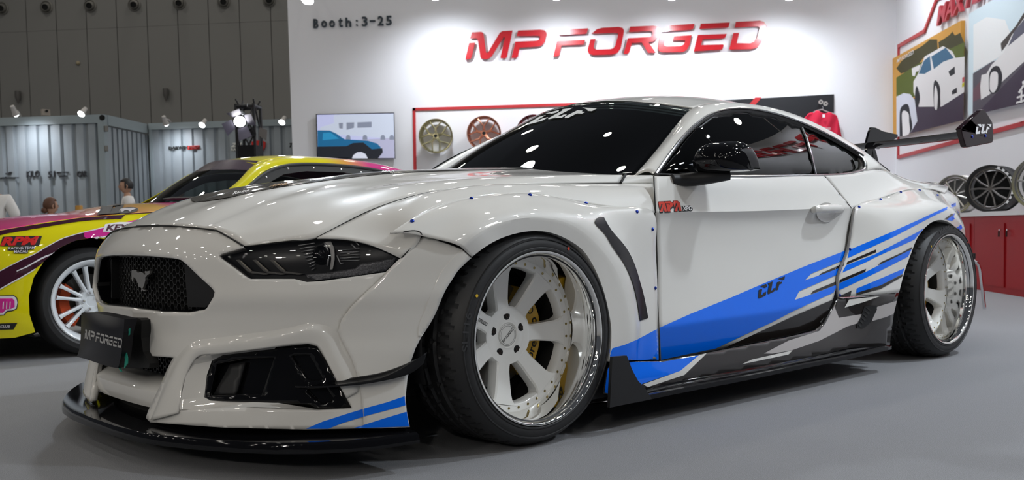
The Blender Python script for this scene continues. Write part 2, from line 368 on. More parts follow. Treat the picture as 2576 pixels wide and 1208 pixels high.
q1 = [a*.86+b*.14+V(0, -.004, .002) for a, b in zip(c_, mid)]
ei = [V(p.x*1.0, p.y+.10, p.z) for p in e_]
G = loft([ei, e_, c_, q1, mid, [a*.12+b*.88+V(0, -.004, .003) for a, b in zip(mid, b_)], b_], 97, 5, (1, 2), 2)
flare_f = panel('front_flare', G, paint, car, .004)
# -- door
dr = [([(1660, 908), (1780, 886), (1900, 862), (1990, 844), (2062, 822)], [.918, .922, .927, .932, .938]),
      ([(1658, 826), (1780, 806), (1900, 790), (2010, 772), (2096, 752)], [.948, .949, .950, .952, .954]),
      ([(1655, 740), (1780, 722), (1900, 702), (2010, 683), (2119, 668)], [.929, .925, .924, .927, .936]),
      ([(1654, 660), (1780, 648), (1900, 636), (2010, 625), (2133, 614)], [.918, .910, .909, .913, .926]),
      ([(1652, 600), (1780, 593), (1900, 586), (2010, 580), (2139, 573)], [.915, .906, .905, .908, .922]),
      ([(1651, 556), (1780, 553), (1900, 550), (2010, 546), (2145, 541)], [.917, .912, .911, .914, .925]),
      ([(1650, 535), (1780, 533), (1900, 531), (2010, 527), (2146, 522)], [.925, .925, .925, .926, .929]),
      ([(1648, 505), (1780, 505), (1895, 505), (2005, 503), (2123, 501)], [.908, .909, .910, .911, .914]),
      ([(1646, 470), (1780, 470), (1885, 470), (1990, 469), (2094, 467)], [.888, .890, .891, .891, .892]),
      ([(1645, 443), (1780, 445), (1870, 446), (1970, 444), (2072, 442)], [.868, .870, .871, .871, .868])]
rows = rows_door = [ys(a, b) for a, b in dr]
G = loft(rows, 49, 5, (1, 6), 0)
door = panel('door', G, paint, car, .006)
# -- rear quarter above the flare
r0 = ys([(2143, 523), (2163, 517), (2215, 499), (2266, 481), (2313, 474), (2350, 476), (2378, 487)], [.928, .925, .912, .902, .896, .885, .865])
r1 = ys([(2110, 484), (2150, 479), (2207, 467), (2260, 460), (2307, 461), (2350, 466), (2385, 475)], [.895, .888, .868, .850, .842, .838, .83])
r2 = ys([(2073, 442), (2141, 439), (2186, 431), (2240, 434), (2280, 450), (2335, 460), (2385, 468)], [.867, .858, .838, .795, .765, .77, .77])
r3 = [V(p.x, p.y+.25, p.z+.02+.02*i/6) for i, p in enumerate(r2)]
G = loft([r0, r1, r2], 49, 8, (), 1)
quarter = panel('rear_quarter', G, paint, car, .006)
# -- rear flare
cols = [((2262, 735), (2225, 740), (2108, 748)), ((2275, 685), (2235, 690), (2106, 705)), ((2290, 643), (2248, 640), (2128, 640)), ((2306, 602), (2265, 590), (2140, 580)), ((2327, 573), (2295, 552), (2148, 525)), ((2352, 556), (2335, 530), (2215, 499)), ((2372, 554), (2370, 522), (2266, 481)), ((2393, 563), (2396, 530), (2313, 474)), ((2410, 581), (2413, 548), (2352, 480)), ((2426, 612), (2428, 580), (2386, 500))]
e_ = ys([c[0] for c in cols], [1.03]*7+[1.02, 1.0, .965]); c_ = ys([c[1] for c in cols], [1.022, 1.024, 1.026, 1.03, 1.03, 1.03, 1.025, 1.01, .985, .95])
b_ = ys([c[2] for c in cols], [.95, .948, .94, .933, .928, .912, .902, .896, .88, .86])
mid = [a*.5+b*.5+V(0, -.008, .006 if i > 3 else 0) for i, (a, b) in enumerate(zip(c_, b_))]
rear_edge = b_[:5]
ei = [V(p.x, p.y+.10, p.z) for p in e_]
G = loft([ei, e_, c_, mid, b_], 73, 6, (1,), 2)
flare_r = panel('rear_flare', G, paint, car, .004)
# -- rear bumper side and tail
tail = []
for z, x0, x1 in [(.84, 3.05, 3.42), (.78, 3.04, 3.52), (.66, 3.03, 3.62), (.50, 3.05, 3.70), (.35, 3.08, 3.68), (.22, 3.10, 3.60)]:
    w = .80 if z > .8 else .88 if z < .3 else .865
    tail.append([V(x0-.12, -w-.03+.01*(z > .8), z), V(x0+.10, -w+.01, z), V((x0+x1)/2+.06, -w+.10, z), V(x1-.03, -.56, z), V(x1+.03, -.28, z), V(x1+.05, 0, z)])
G = loft(tail, 41, 6, (), 1)
panel('rear_bumper', weld_sym(G.transpose(1, 0, 2)), paint, car, .01, False, to=(9, 0, .5))
# -- roof rail with pillars
low = ys([(1646, 438), (1701, 361), (1747, 312), (1808, 279), (1873, 274), (1955, 290), (2064, 333), (2119, 363), (2168, 393), (2182, 410), (2182, 428)], [.80, .755, .71, .655, .63, .635, .68, .72, .77, .80, .82])
upp = ys([(1597, 440), (1646, 383), (1692, 326), (1744, 271), (1800, 262), (1900, 268), (2010, 297), (2090, 336), (2165, 382), (2200, 405), (2238, 433)], [.73, .67, .62, .56, .53, .53, .56, .60, .66, .70, .745])
mid = [(a+b)/2+V(0, -.012, .014) for a, b in zip(low, upp)]
G = loft([low, mid, upp], 81, 8, (), 1)
rail = panel('roof_rail', G, paint, car, .006)
# -- roof skin
c_r = [V(1.19, 0, 1.235), V(1.38, 0, 1.268), V(1.62, 0, 1.288), V(1.85, 0, 1.285), V(2.10, 0, 1.258), V(2.28, 0, 1.225)]
ed = [Vector(p) for p in spl([upp[3], upp[4], upp[5], upp[6], (upp[6]+upp[7])/2], 6)]
m1 = [V(a.x*.55+b.x*.45, -.33, b.z-(b.z-a.z)*.36) for a, b in zip(ed, c_r)]
m2 = [V(a.x*.2+b.x*.8, -.16, b.z-(b.z-a.z)*.09) for a, b in zip(ed, c_r)]
G = loft([ed, m1, m2, c_r], 41, 8, (), 1)
roof = panel('roof', weld_sym(G), paint, car, .006, False, to=(1.5, 0, 30))
# -- windscreen
wb = [px(1597, 441, y=-.73), V(.665, -.5, .858), V(.615, -.25, .862), V(.60, 0, .864)]
wt = [px(1741, 274, y=-.56), V(1.245, -.40, 1.195), V(1.205, -.2, 1.225), V(1.19, 0, 1.233)]
wm = [(a+b)/2+V(-.012, 0, .016) for a, b in zip(wb, wt)]
wm[0] = (wb[0]+wt[0])/2
G = loft([wb, wm, wt], 33, 12)
wind = panel('windscreen', weld_sym(G.transpose(1, 0, 2)), thin_glass('windscreen_glass', (.66, .74, .70)), car, .006, False, to=(-6, 0, 6))
# -- rear window and deck
rt = [c_r[5], V(2.30, -.2, 1.212), V(2.36, -.42, 1.165), (upp[7]+V(0, .02, 0))]
rb = [V(3.02, 0, .985), V(3.0, -.25, .975), V(2.93, -.5, .955), V(2.74, -.70, .925)]
G = loft([rt, [(a+b)/2+V(0, 0, .02) for a, b in zip(rt, rb)], rb], 25, 10)
panel('rear_window', weld_sym(G.transpose(1, 0, 2)[::-1]), glass, car, .006, False, to=(6, 0, 9))
dk = [[V(3.02, 0, .975), V(3.0, -.25, .965), V(2.93, -.5, .940), V(2.80, -.69, .897), r2[4]+V(0, .003, .001)], [V(3.22, 0, .915), V(3.22, -.28, .905), V(3.20, -.55, .885), V(3.04, -.72, .872), r2[5]+V(0, .003, .001)], [V(3.46, 0, .865), V(3.45, -.28, .86), V(3.40, -.56, .85), V(3.30, -.735, .852), r2[6]+V(.0, .003, .001)]]
G = loft(dk, 25, 8)
panel('boot_lid', weld_sym(G.transpose(1, 0, 2)[::-1]), paint, car, .006, False, to=(3, 0, 30))
# closing skins behind the quarter top so nothing gapes
G = loft([r2, r3], 40, 3); panel('quarter_shelf', G, paint, car, .004, bvh=False, to=(2.5, -.5, 20))
# -- side glass
gl = [(1648, 441), (1701, 363), (1747, 314), (1808, 281), (1840, 276.5), (1873, 276), (1914, 281), (1955, 292), (2010, 311), (2064, 335), (2119, 365), (2164, 391), (2176, 412), (2170, 431), (2140, 438), (2064, 443), (1960, 445), (1873, 446), (1780, 445)]
gly = [.80, .755, .713, .66, .636, .641, .685, .725, .77, .795, .815, .828, .85, .858, .858, .852]
p2, fs = fill(gl, (), 14)
zt = [(437, .83), (281, .645)]
_gu = np.linspace(1640, 2182, 272)
def _sm(xs, ys): return spl(list(zip(xs, ys)), _gu, xs)[:, 1]
_gb = _sm([1640, 1780, 1900, 2064, 2140, 2182], [.806, .852, .860, .85, .828, .80]); _gt = _sm([1640, 1706, 1752, 1811, 1873, 1953, 2060, 2114, 2160, 2182], [.80, .752, .710, .657, .633, .638, .682, .722, .767, .79])
_gv = _sm([1640, 1706, 1752, 1811, 1873, 1953, 2060, 2114, 2160, 2182], [441, 363, 313, 281, 276, 291.5, 333.5, 362, 389, 410])
def gy(u, v):                               # the side glass leans in towards the roof
    b = np.interp(u, _gu, _gb); t = np.interp(u, _gu, _gt); vt = np.interp(u, _gu, _gv); w = min(1.05, max(0, (443-v)/max(443-vt, 4)))
    return b+(t-b)*w**1.35+.03*max(0, 1-((u-1905)/275)**2)*(4*w*(1-w)*.5+.5)-.015
vs = [px(u, v, y=-float(gy(u, v))+.004) for u, v in p2]
sg = panel('side_window', (vs, fs), glass, car, .005, smooth=60)
# -- window trim
def trim_curve(pts): return [px(u, v, y=-y_) for (u, v), y_ in zip(pts, [.806, .836, .858, .866, .866, .858, .838, .825, .812, .800, .780])]
bt = trim_curve([(1646, 440), (1700, 442), (1780, 444), (1873, 445), (1960, 444), (2064, 442), (2140, 437), (2165, 431), (2176, 418), (2173, 402), (2160, 390)])
tt = [p+V(.0, -.002, -.008) for p in low[:9]]
gunm = mat('gunmetal_trim', (.25, .25, .26), .2, 1)
seam('window_trim', [Vector(p) for p in spl(bt, 60)], gunm, car, .007); seam('window_seal', [Vector(p) for p in spl(tt, 70)], satin, car, .009)
seam('window_trim', [Vector(p) for p in spl([p+V(0, -.008, .010) for p in tt], 60)], gunm, car, .0045)
dv = [px(u, v, y=-float(gy(u, v))-.004) for u, v in [(2017, 322), (2030, 352), (2042, 396), (2052, 441)]]
seam('window_divider', dv, gunm, car, .006)
# ------------------------------------------------------------------ livery and details of the white car
BVH = BVHTree.FromPolygons(BODY_V, BODY_F, epsilon=0)
def hit(u, v):
    d = Vector(ray(u, v)).normalized(); r = BVH.ray_cast(Vector(CAM), d)
    if r[0] is None:                      # just past a panel's edge: take the skin point nearest to the ray
        c = [(BVH.find_nearest(Vector(CAM)+d*t)) for t in np.linspace(2.6, 6.6, 81)]; r = min((q for q in c if q[0] is not None), key=lambda q: q[3])
    n = r[1]; n = n if n.dot(d) < 0 else -n
    return r[0], n
def decal(name, poly, m, parent, lift=.0012, step=9, holes=()):
    p2, fs = fill(poly, holes, step); vs = []
    for u, v in p2:
        p, n = hit(u, v); vs.append(p+n*lift)
    return mesh(name, vs, face_out(vs, fs), m, parent, 60)
def text2d(s, size=1.0, bold=0, shear=0, space=1.0):   # built-in font -> 2D triangles (x,z)
    cu = bpy.data.curves.new('t', 'FONT'); cu.body = s; cu.size = size; cu.shear = shear; cu.space_character = space; cu.offset = bold; cu.resolution_u = 3
    o = bpy.data.objects.new('t', cu); COL.objects.link(o); dg = bpy.context.evaluated_depsgraph_get(); me = o.evaluated_get(dg).to_mesh()
    vs = [(v.co.x, v.co.y) for v in me.vertices]; fs = [tuple(p.vertices) for p in me.polygons]; o.evaluated_get(dg).to_mesh_clear(); bpy.data.objects.remove(o); bpy.data.curves.remove(cu)
    x0 = min(v[0] for v in vs); x1 = max(v[0] for v in vs); z0 = min(v[1] for v in vs); z1 = max(v[1] for v in vs)
    return [((x-x0)/(x1-x0), (z-z0)/(z1-z0)) for x, z in vs], fs     # in the unit box
def fit_text(vs, A, B, C):                # unit box -> A + x*(B-A) + z*(C-A)
    A, B, C = Vector(A), Vector(B), Vector(C); return [A+(B-A)*x+(C-A)*z for x, z in vs]
def extrude_flat(vs, fs, n, d):           # flat faces pushed to a thickness
    N = len(vs); n = Vector(n)*d; v2 = [Vector(v) for v in vs]+[Vector(v)+n for v in vs]; cnt = {}
    for f in fs:
        for i in range(len(f)): e = (f[i], f[(i+1) % len(f)]); cnt[tuple(sorted(e))] = cnt.get(tuple(sorted(e)), [])+[e]
    f2 = [tuple(f) for f in fs]+[tuple(i+N for i in f[::-1]) for f in fs]+[(es[0][1], es[0][0], es[0][0]+N, es[0][1]+N) for es in cnt.values() if len(es) == 1]
    return v2, f2
# lettering of the maker's name, traced once and used on wall, cover, caps
LOGO = [[(128, 248), (176, 246), (150, 355), (138, 376), (97, 381)],
 [(150, 165), (225, 160), (240, 170), (243, 185), (262, 322), (268, 328), (278, 322), (370, 168), (390, 155), (471, 150), (425, 362), (415, 369), (378, 369), (376, 360), (410, 205), (400, 203), (310, 350), (285, 372), (255, 376), (225, 372), (217, 360), (198, 228), (190, 212), (137, 212)],
 [(514, 150), (690, 143), (722, 148), (738, 165), (740, 185), (728, 235), (710, 262), (680, 276), (528, 285), (512, 355), (498, 367), (462, 368), (493, 238), (665, 230), (680, 222), (688, 205), (684, 195), (670, 192), (503, 194)],
 [(838, 186), (870, 155), (905, 142), (1068, 132), (1056, 172), (1045, 178)], [(822, 232), (1043, 225), (1032, 262), (858, 268), (838, 345), (825, 355), (792, 357)],
 [(1095, 175), (1135, 140), (1180, 128), (1310, 122), (1340, 130), (1350, 150), (1345, 180), (1325, 290), (1300, 325), (1260, 340), (1105, 344), (1075, 335), (1063, 312), (1065, 290), (1085, 220), (1125, 218), (1112, 270), (1113, 290), (1130, 300), (1240, 297), (1265, 290), (1280, 270), (1303, 185), (1300, 172), (1285, 168)],
 [(1398, 120), (1580, 112), (1610, 118), (1625, 135), (1624, 160), (1610, 210), (1590, 235), (1545, 243), (1600, 325), (1540, 327), (1490, 246), (1412, 250), (1390, 325), (1375, 335), (1345, 336), (1380, 210), (1550, 202), (1568, 195), (1577, 170), (1570, 158), (1555, 155), (1386, 163)],
 [(1650, 160), (1690, 122), (1730, 108), (1907, 97), (1895, 137), (1880, 145)], [(1632, 200), (1680, 197), (1666, 250), (1668, 268), (1685, 275), (1795, 273), (1818, 262), (1830, 240), (1828, 228), (1735, 230), (1745, 195), (1884, 187), (1865, 270), (1845, 305), (1815, 320), (1650, 323), (1625, 312), (1617, 290)],
 [(1955, 97), (2185, 86), (2175, 122), (2160, 128), (1945, 137)], [(1932, 185), (2160, 176), (2148, 208), (2135, 212), (1970, 220), (1958, 265), (2130, 260), (2137, 268), (2125, 300), (1900, 315)],
 [(2232, 82), (2420, 72), (2455, 82), (2470, 110), (2465, 150), (2435, 240), (2400, 285), (2360, 297), (2178, 302), (2213, 170), (2258, 168), (2240, 250), (2345, 250), (2375, 240), (2395, 215), (2420, 140), (2418, 125), (2405, 118), (2222, 128)]]
LOGO_N = [[((x-97)/2376, (381-(y+.0392*(x-97)))/225) for x, y in g] for g in LOGO]   # straightened, unit box
LOGO_LETTERS = [[0, 1], [2], [3, 4], [5], [6], [7, 8], [9, 10], [11]]
CLF = [[(352, 672), (470, 632), (435, 825), (460, 838), (490, 815), (515, 765), (604, 725), (596, 830), (580, 862), (372, 962), (345, 950), (334, 915)], [(385, 560), (600, 468), (645, 525), (632, 572), (540, 610), (530, 585)],
       [(655, 452), (828, 380), (755, 780), (690, 815), (655, 790), (655, 740), (705, 500)], [(765, 775), (772, 700), (835, 670), (845, 625), (905, 595), (890, 715)],
       [(975, 410), (1070, 380), (1075, 410), (1142, 390), (1130, 455), (1045, 490), (1005, 665), (945, 692), (922, 655)], [(985, 305), (1238, 205), (1222, 312), (1150, 345), (1140, 318)]]
CLF_N = [[((x-334)/904, (965-(y+.471*(x-345)))/377) for x, y in g] for g in CLF]
def mark(name, glyphs, A, B, C, m, parent, lift=0, thick=0):      # glyphs of a unit box laid on a parallelogram A (lower left) B (lower right) C (upper left)
    A, B, C = Vector(A), Vector(B), Vector(C); mb = MB(); n = (B-A).cross(C-A).normalized()
    for g in glyphs:
        pts = [A+(B-A)*x+(C-A)*z+n*lift for x, z in g]; t = tri2d(g)
        if thick: v, f = extrude_flat(pts, t, n, thick); mb.add(v, f)
        else: mb.add(pts, t)
    return mb.build(name, m, parent, 30)
def mark_on_body(name, glyphs, a, b, c, m, parent, lift=.0024, ):   # the same, wrapped onto the skin through pixels
    mb = MB(); a, b, c = [Vector((*q, 0)) for q in (a, b, c)]
    for g in glyphs:
        pts = [a+(b-a)*x+(c-a)*z for x, z in g]; vs = []
        for q in pts: p, n = hit(q.x, q.y); vs.append(p+n*lift)
        mb.add(vs, tri2d(g))
    return mb.build(name, m, parent, 60)
# -- blue and anthracite stripes on the flank
z7 = lambda pts: [(2000+x/2.4167, 420+y/2.4167) for x, y in pts]
decal('blue_stripe', [(1534, 878), (1570, 868), (1603, 854), (1655, 826.5), (1656, 905), (1600, 909), (1535, 911)], blue, car)
decal('blue_stripe', [(1658, 825), (1737, 789.5), (1839, 748.5), (1916, 715), (2034, 666), (2129, 629.5), (2125, 653), (2039, 689), (2023, 706), (2083, 685), (2119, 671), (2113, 688), (2103, 692), (2009, 733), (1998, 755), (2044, 740), (2103, 717), (2101, 734), (1993, 783), (1942, 810), (1870, 843), (1798, 877), (1737, 889), (1662, 905)], blue, car, .0028, 6)
decal('anthracite_stripe', [(1819, 876), (1993, 796), (2100, 751), (2096, 762), (2080, 796), (2060, 820), (1990, 842), (1900, 860)], brown, car, .0028, 6)
decal('anthracite_stripe', [(2058, 694), (2066, 687), (2123, 662), (2121, 670), (2083, 685)], brown, car, .002)
decal('anthracite_stripe', [(2038, 741), (2045, 732), (2108, 706), (2106, 715)], brown, car, .002)
decal('blue_stripe', [(2136, 629)]+z7([(600, 390), (760, 318)])+[(2343, 538), (2381, 521), (2404, 510), (2404, 518), (2381, 528), (2343, 546), (2248, 596), (2132, 650)], blue, car)
decal('anthracite_stripe', [(2131, 659), (2203, 628), (2203, 635), (2129, 666)], brown, car, .002)
decal('blue_stripe', [(2128, 668), (2199, 641), (2310, 583), (2324, 574), (2300, 603), (2207, 645), (2178, 660), (2119, 686), (2122, 678)], blue, car)
decal('anthracite_stripe', [(2112, 704), (2178, 676.5), (2176, 684), (2111, 712)], brown, car, .002)
decal('blue_stripe', [(2111, 713), (2176, 685), (2236, 655), (2293, 627), (2284, 646), (2207, 685), (2110, 731)], blue, car)
decal('anthracite_stripe', [(2207, 668), (2215, 660), (2269, 635), (2294, 621), (2293, 627), (2236, 655)], brown, car, .002)
decal('blue_stripe', [(2155, 726), (2215, 701), (2275, 675), (2270, 689), (2215, 718), (2153, 738)], blue, car)
decal('anthracite_stripe', [(2153, 744), (2154, 737), (2215, 718), (2270, 690), (2269, 696), (2215, 727)], brown, car, .002)
decal('anthracite_stripe', [(2111, 747), (2114, 744), (2142, 731), (2137, 747), (2112, 748)], brown, car)
decal('blue_stripe', [(2394, 543), (2408, 530), (2411, 536), (2398, 547)], blue, car, .002); decal('blue_stripe', [(2380, 553), (2394, 542), (2401, 550), (2394, 556)], blue, car, .002)
decal('blue_stripe', [(2406, 573), (2417, 565), (2420, 574), (2413, 580)], blue, car, .002); decal('anthracite_stripe', [(2374, 552), (2394, 537), (2397, 541), (2381, 552)], brown, car, .002)
# blue wedges on the bumper corner
decal('blue_stripe', [(770, 1079), (812, 1061), (874, 1041), (914, 1029), (914, 1049), (861, 1065), (826, 1079)], blue, car); decal('blue_stripe', [(916, 1028), (973, 1012.5), (1018, 997), (1020, 1020), (923, 1046), (916, 1048)], blue, car)
decal('blue_stripe', [(890, 1077), (911, 1071), (916, 1069), (973, 1051), (1023, 1036), (1029, 1073), (916, 1077)], blue, car, .002)
# round lettering on the door, black name on the stripe
apa = lambda pts: [(1640+x/20.13, 490+y/20.13) for x, y in pts]
decal('sticker_outline', apa([(290, 440), (315, 345), (570, 335), (915, 315), (1025, 400), (1055, 310), (1275, 300), (1410, 415), (1500, 870), (1350, 885), (1290, 780), (1285, 880), (1130, 890), (1095, 840), (1110, 720), (1070, 660), (920, 780), (935, 900), (640, 915), (560, 800), (545, 920), (395, 940), (350, 890), (380, 790), (360, 760)]), satin, car, .0015, 3)
redv = mat('red_vinyl', (.62, .03, .01), .4, 0, .6)
for g in ([(320, 370), (560, 355), (640, 440), (735, 860), (620, 870), (560, 640), (515, 880), (380, 885), (510, 500), (450, 480), (370, 740), (310, 450)], [(610, 360), (900, 345), (1020, 440), (1050, 570), (900, 700), (915, 855), (780, 865), (700, 510), (820, 490), (860, 560), (900, 460), (680, 460)], [(1080, 330), (1265, 325), (1390, 430), (1475, 830), (1370, 840), (1290, 600), (1265, 850), (1120, 850), (1250, 460), (1190, 440), (1130, 670), (1060, 480)]):
    decal('sticker_letter', apa(g), redv, car, .0025, 3)
decal('sticker_outline', apa([(1480, 590), (1590, 570), (1780, 565), (1900, 545), (2000, 600), (2055, 720), (2040, 810), (1960, 855), (1880, 830), (1800, 850), (1550, 860), (1520, 820), (1540, 700)]), satin, car, .0015, 3)
whitev = mat('white_vinyl', (.8, .8, .8), .4)
tv, tf = text2d('XPO', 1, .03)
A, B, C = [Vector((*q, 0)) for q in apa([(1530, 825), (2010, 805), (1530, 605)])]
mesh('sticker_letter', [hit(*(A+(B-A)*x+(C-A)*z).xy)[0]+hit(*(A+(B-A)*x+(C-A)*z).xy)[1]*.003 for x, z in tv], tf, whitev, car)
mark_on_body('name_mark', [[(x, z) for x, z in g] for g in CLF_N], (1904.9, 752.3), (1972.2, 720.6), (1904.9, 724.2), satin, car, .0048)
# -- bolts of the wide-body kit
bluem = mat('blue_anodised', (.02, .05, .35), .25, .9)
proto = None
for u, v in [(1037, 557), (1186, 500), (1333, 491), (1474, 511), (1602, 533), (1641, 577), (1648, 725), (2161, 521), (2215, 502), (2266, 484), (2313, 479), (2358, 492), (2138, 627), (2112, 743)]:
    p, n = hit(u, v); q = n.to_track_quat('Y', 'Z').to_matrix()
    for s in (1, -1):
        mb = MB().lathe([(0, .006), (.0035, .0055), (.006, .003), (.0065, 0)], 12, q); o = mb.build('kit_bolt', bluem, car); 
        o.location = (p.x, s*p.y, p.z)
        if s < 0: o.scale = (1, -1, 1)
# -- black air slot of the front flare
sl = [(1495, 556), (1503, 548), (1518, 548), (1536, 579), (1567, 615), (1593, 661), (1608, 707), (1619, 748), (1629, 800), (1608, 807), (1603, 769), (1588, 707), (1567, 661), (1536, 615), (1511, 579)]
sl = [tuple(q[:2]) for q in np.concatenate([spl([(x, y, 0) for x, y in sl[2:9]], 24), spl([(x, y, 0) for x, y in sl[9:]+sl[:3]], 30)])][:-1]
decal('flare_slot', sl, mat('slot_black', (.006, .005, .007), .25, spec=.25), car, .003, 7)
# -- panel gaps
def gapline(pts, r=.0026, n=40, lift=0):
    c = []
    for u, v in np.array(spl([(x, y, 0) for x, y in pts], n))[:, :2]:
        p, nn = hit(u, v); c.append(p+nn*lift)
    seam('panel_gap', c, gap, car, r)
seam('panel_gap', spl_v(f0[:10], 70), gap, car, .0014)
seam('panel_gap', [f0[9]+V(0, -.003, .002), h1[-1]+V(.004, -.03, .002), h1[-1]+V(0, 0, .002)], gap, car, .0045)
seam('panel_gap', spl_v([r[0]+V(-.002, -.001, 0) for r in rows_door[6:]], 20), gap, car, .0026); seam('panel_gap', spl_v([r[0]+V(-.002, -.001, 0) for r in rows_door[:6]], 20), gap, car, .0013)
seam('panel_gap', [nose(u, v, -.013) for u, v in [(1010, 649), (1039, 619), (1062, 595), (1075, 595), (1110, 607), (1163, 627), (1187, 648)]], gap, car, .0017)
seam('panel_gap', [nose(u, v)+V(-.001, 0, .002) for u, v in [(345, 570.5), (388, 569.5), (435, 570.5), (481, 574), (523, 578.5), (547, 582), (562, 590.5), (589, 606), (612, 620.5)]], gap, car, .0024)
seam('door_edge', [hit(u, v)[0] for u, v in np.array(spl([(2074, 443, 0), (2110, 485, 0), (2142, 524, 0)], 20))[:, :2]], gap, car, .0022)
seam('door_edge', spl_v([q+V(-.004, -.002, 0) for q in rear_edge], 40), mat('grey_edging', (.30, .29, .28), .3, .5), car, .006)
seam('panel_gap', [hit(u, v)[0] for u, v in np.array(spl([(982, 587, 0), (1010, 585, 0), (1045, 581, 0), (1058, 586, 0), (1062, 594, 0)], 24))[:, :2]], gap, car, .002)
# -- dark core, wheel wells and floor under the skin
MB().box((1.36, 0, .36), (3.8, 1.3, .42)).build('underbody', satin, car)
MB().box((1.30, 0, .42), (1.40, 1.74, .56)).build('inner_body', satin, car)
for x in (0, 2.72):
    for s in (-1, 1):
        mb = MB(); mb.lathe([(.40, s*.62), (.40, s*.93)], 24, Matrix.Translation((x, 0, .33)), -.25, PI+.25); mb.build('wheel_well', satin, car)
# -- grille: black surround, honeycomb and running-horse badge
def hexmesh(name, pts_fn, w, h, cell, bar, m, parent, dep=.012):
    mb = MB(); sx, sz = cell*1.5, cell*math.sqrt(3); nx, nz = int(w/sx)+2, int(h/sz)+2
    for i in range(-nx//2, nx//2+1):
        for j in range(-nz//2, nz//2+1):
            cx, cz = i*sx, j*sz+(sz/2 if i % 2 else 0)
            if not pts_fn(cx, cz, True): continue
            o = [(cx+cell*math.cos(PI/3*k), cz+cell*math.sin(PI/3*k)) for k in range(6)]; q = [(cx+(cell-bar)*math.cos(PI/3*k), cz+(cell-bar)*math.sin(PI/3*k)) for k in range(6)]
            vs = [pts_fn(*p, False) for p in o]+[pts_fn(*p, False) for p in q]+[pts_fn(*p, False)+V(dep, 0, 0) for p in q]
            mb.add(vs, [(k, (k+1) % 6, (k+1) % 6+6, k+6) for k in range(6)]+[(k+6, (k+1) % 6+6, (k+1) % 6+12, k+12) for k in range(6)])
    o = mb.build(name, m, parent, 20); o['kind'] = 'stuff'; return o
meshm = mat('black_mesh', (.02, .02, .02), .35)
def gpt(y, z, test):
    z0 = z+.53
    if test: return abs(y) < .50 and .44 < z0 < .62
    return V(float(plan(y))+.075, y, z0)
hexmesh('grille_mesh', gpt, 1.0, .2, .0135, .0017, meshm, car)
MB().add([V(float(plan(y))+.10, y, z) for z in (.42, .64) for y in np.linspace(-.56, .56, 15)], grid_fs(2, 15)).build('grille_back', gap, car)
GRh = [(340, 778), (400, 786), (470, 788), (511, 782), (520, 776), (537, 748), (540, 735), (534, 726), (500, 695), (468, 664), (455, 654), (430, 648), (360, 641)]
GRh[0] = (345, 779); gh = [nyz(0, nose(345, 779).z+.001)]+[nose(u, v) for u, v in GRh]+[nyz(0, nose(360, 641).z+.001)]
def ringloft(name, loop, m, parent, rows, mirror=True, close=False):     # strips running round an opening; rows = (shrink towards the centre, set back)
    c = sum(loop, Vector())/len(loop); R = []
    for k, dx in rows: R.append([V(p.x+dx, p.y+(c.y-p.y)*k if not abs(p.y) < 1e-6 else 0, p.z+(c.z-p.z)*k) for p in loop]+([V(loop[0].x+dx, loop[0].y+(c.y-loop[0].y)*k, loop[0].z+(c.z-loop[0].z)*k)] if close else []))
    a, b = len(R), len(R[0]); vs = [p for r in R for p in r]; fs = grid_fs(a, b); o = mesh(name, vs, face_out(vs, fs), m, parent, 35)
    if mirror: mesh(name, [V(p.x, -p.y, p.z) for p in vs], [f[::-1] for f in face_out(vs, fs)], m, parent, 35)
    return o
cg = V(-.85, 0, .53)
def ring2(name, loop, rows, m, mirror=True):
    R = [[V(p.x+dx, p.y*(1-k), cg.z+(p.z-cg.z)*(1-k*1.9)) for p in loop] for k, dx in rows]; vs = [p for r in R for p in r]; fs = face_out(vs, grid_fs(len(R), len(loop)))
    mesh(name, vs, fs, m, car, 35); mesh(name, [V(p.x, -p.y, p.z) for p in vs], [f[::-1] for f in fs], m, car, 35)
ring2('grille_surround', gh, [(0, .0), (.0, .012), (.035, .016), (.04, .012), (.05, .05), (.05, .09)], black)
# plain black blocks at the ends of the grille
for s in (-1, 1):
    mb = MB(); vs = [V(float(plan(.33))+.045, s*.315, .455), V(float(plan(.33))+.045, s*.30, .595), V(float(plan(.42))+.05, s*.41, .575), V(float(plan(.5))+.05, s*.475, .51), V(float(plan(.45))+.05, s*.43, .455)]
    v, f = extrude_flat(vs, [(0, 1, 2, 3, 4)] if s < 0 else [(4, 3, 2, 1, 0)], (1, 0, 0), .05); mb.add(v, f).build('grille_blank', satin, car)
hs = lambda pts: [(300+x/10.98, 650+y/10.98) for x, y in pts]
HORSE = hs([(345, 330), (430, 330), (500, 320), (470, 350), (510, 400), (560, 385), (600, 375), (650, 400), (700, 450), (725, 440), (700, 370), (720, 350), (760, 365), (835, 340), (838, 410), (800, 460), (765, 455), (755, 500), (715, 525), (720, 600), (690, 730), (655, 800), (640, 840), (670, 870), (735, 890), (720, 910), (660, 905), (645, 870), (615, 920), (598, 905), (615, 830), (570, 790), (540, 800), (520, 760), (510, 690), (470, 600), (450, 560), (395, 520), (380, 640), (350, 640), (340, 560), (335, 420)])
n0 = (-1, 0, 0); hv = [pxp(u, v, (-.835, 0, .54), n0) for u, v in HORSE]; v, f = extrude_flat(hv, tri2d([(p.y, p.z) for p in hv]), (1, 0, 0), .008)
o = mesh('horse_badge', v, f, mat('dark_chrome', (.42, .41, .40), .3, .8), car, 20); o['label'] = 'dark chrome running horse badge'
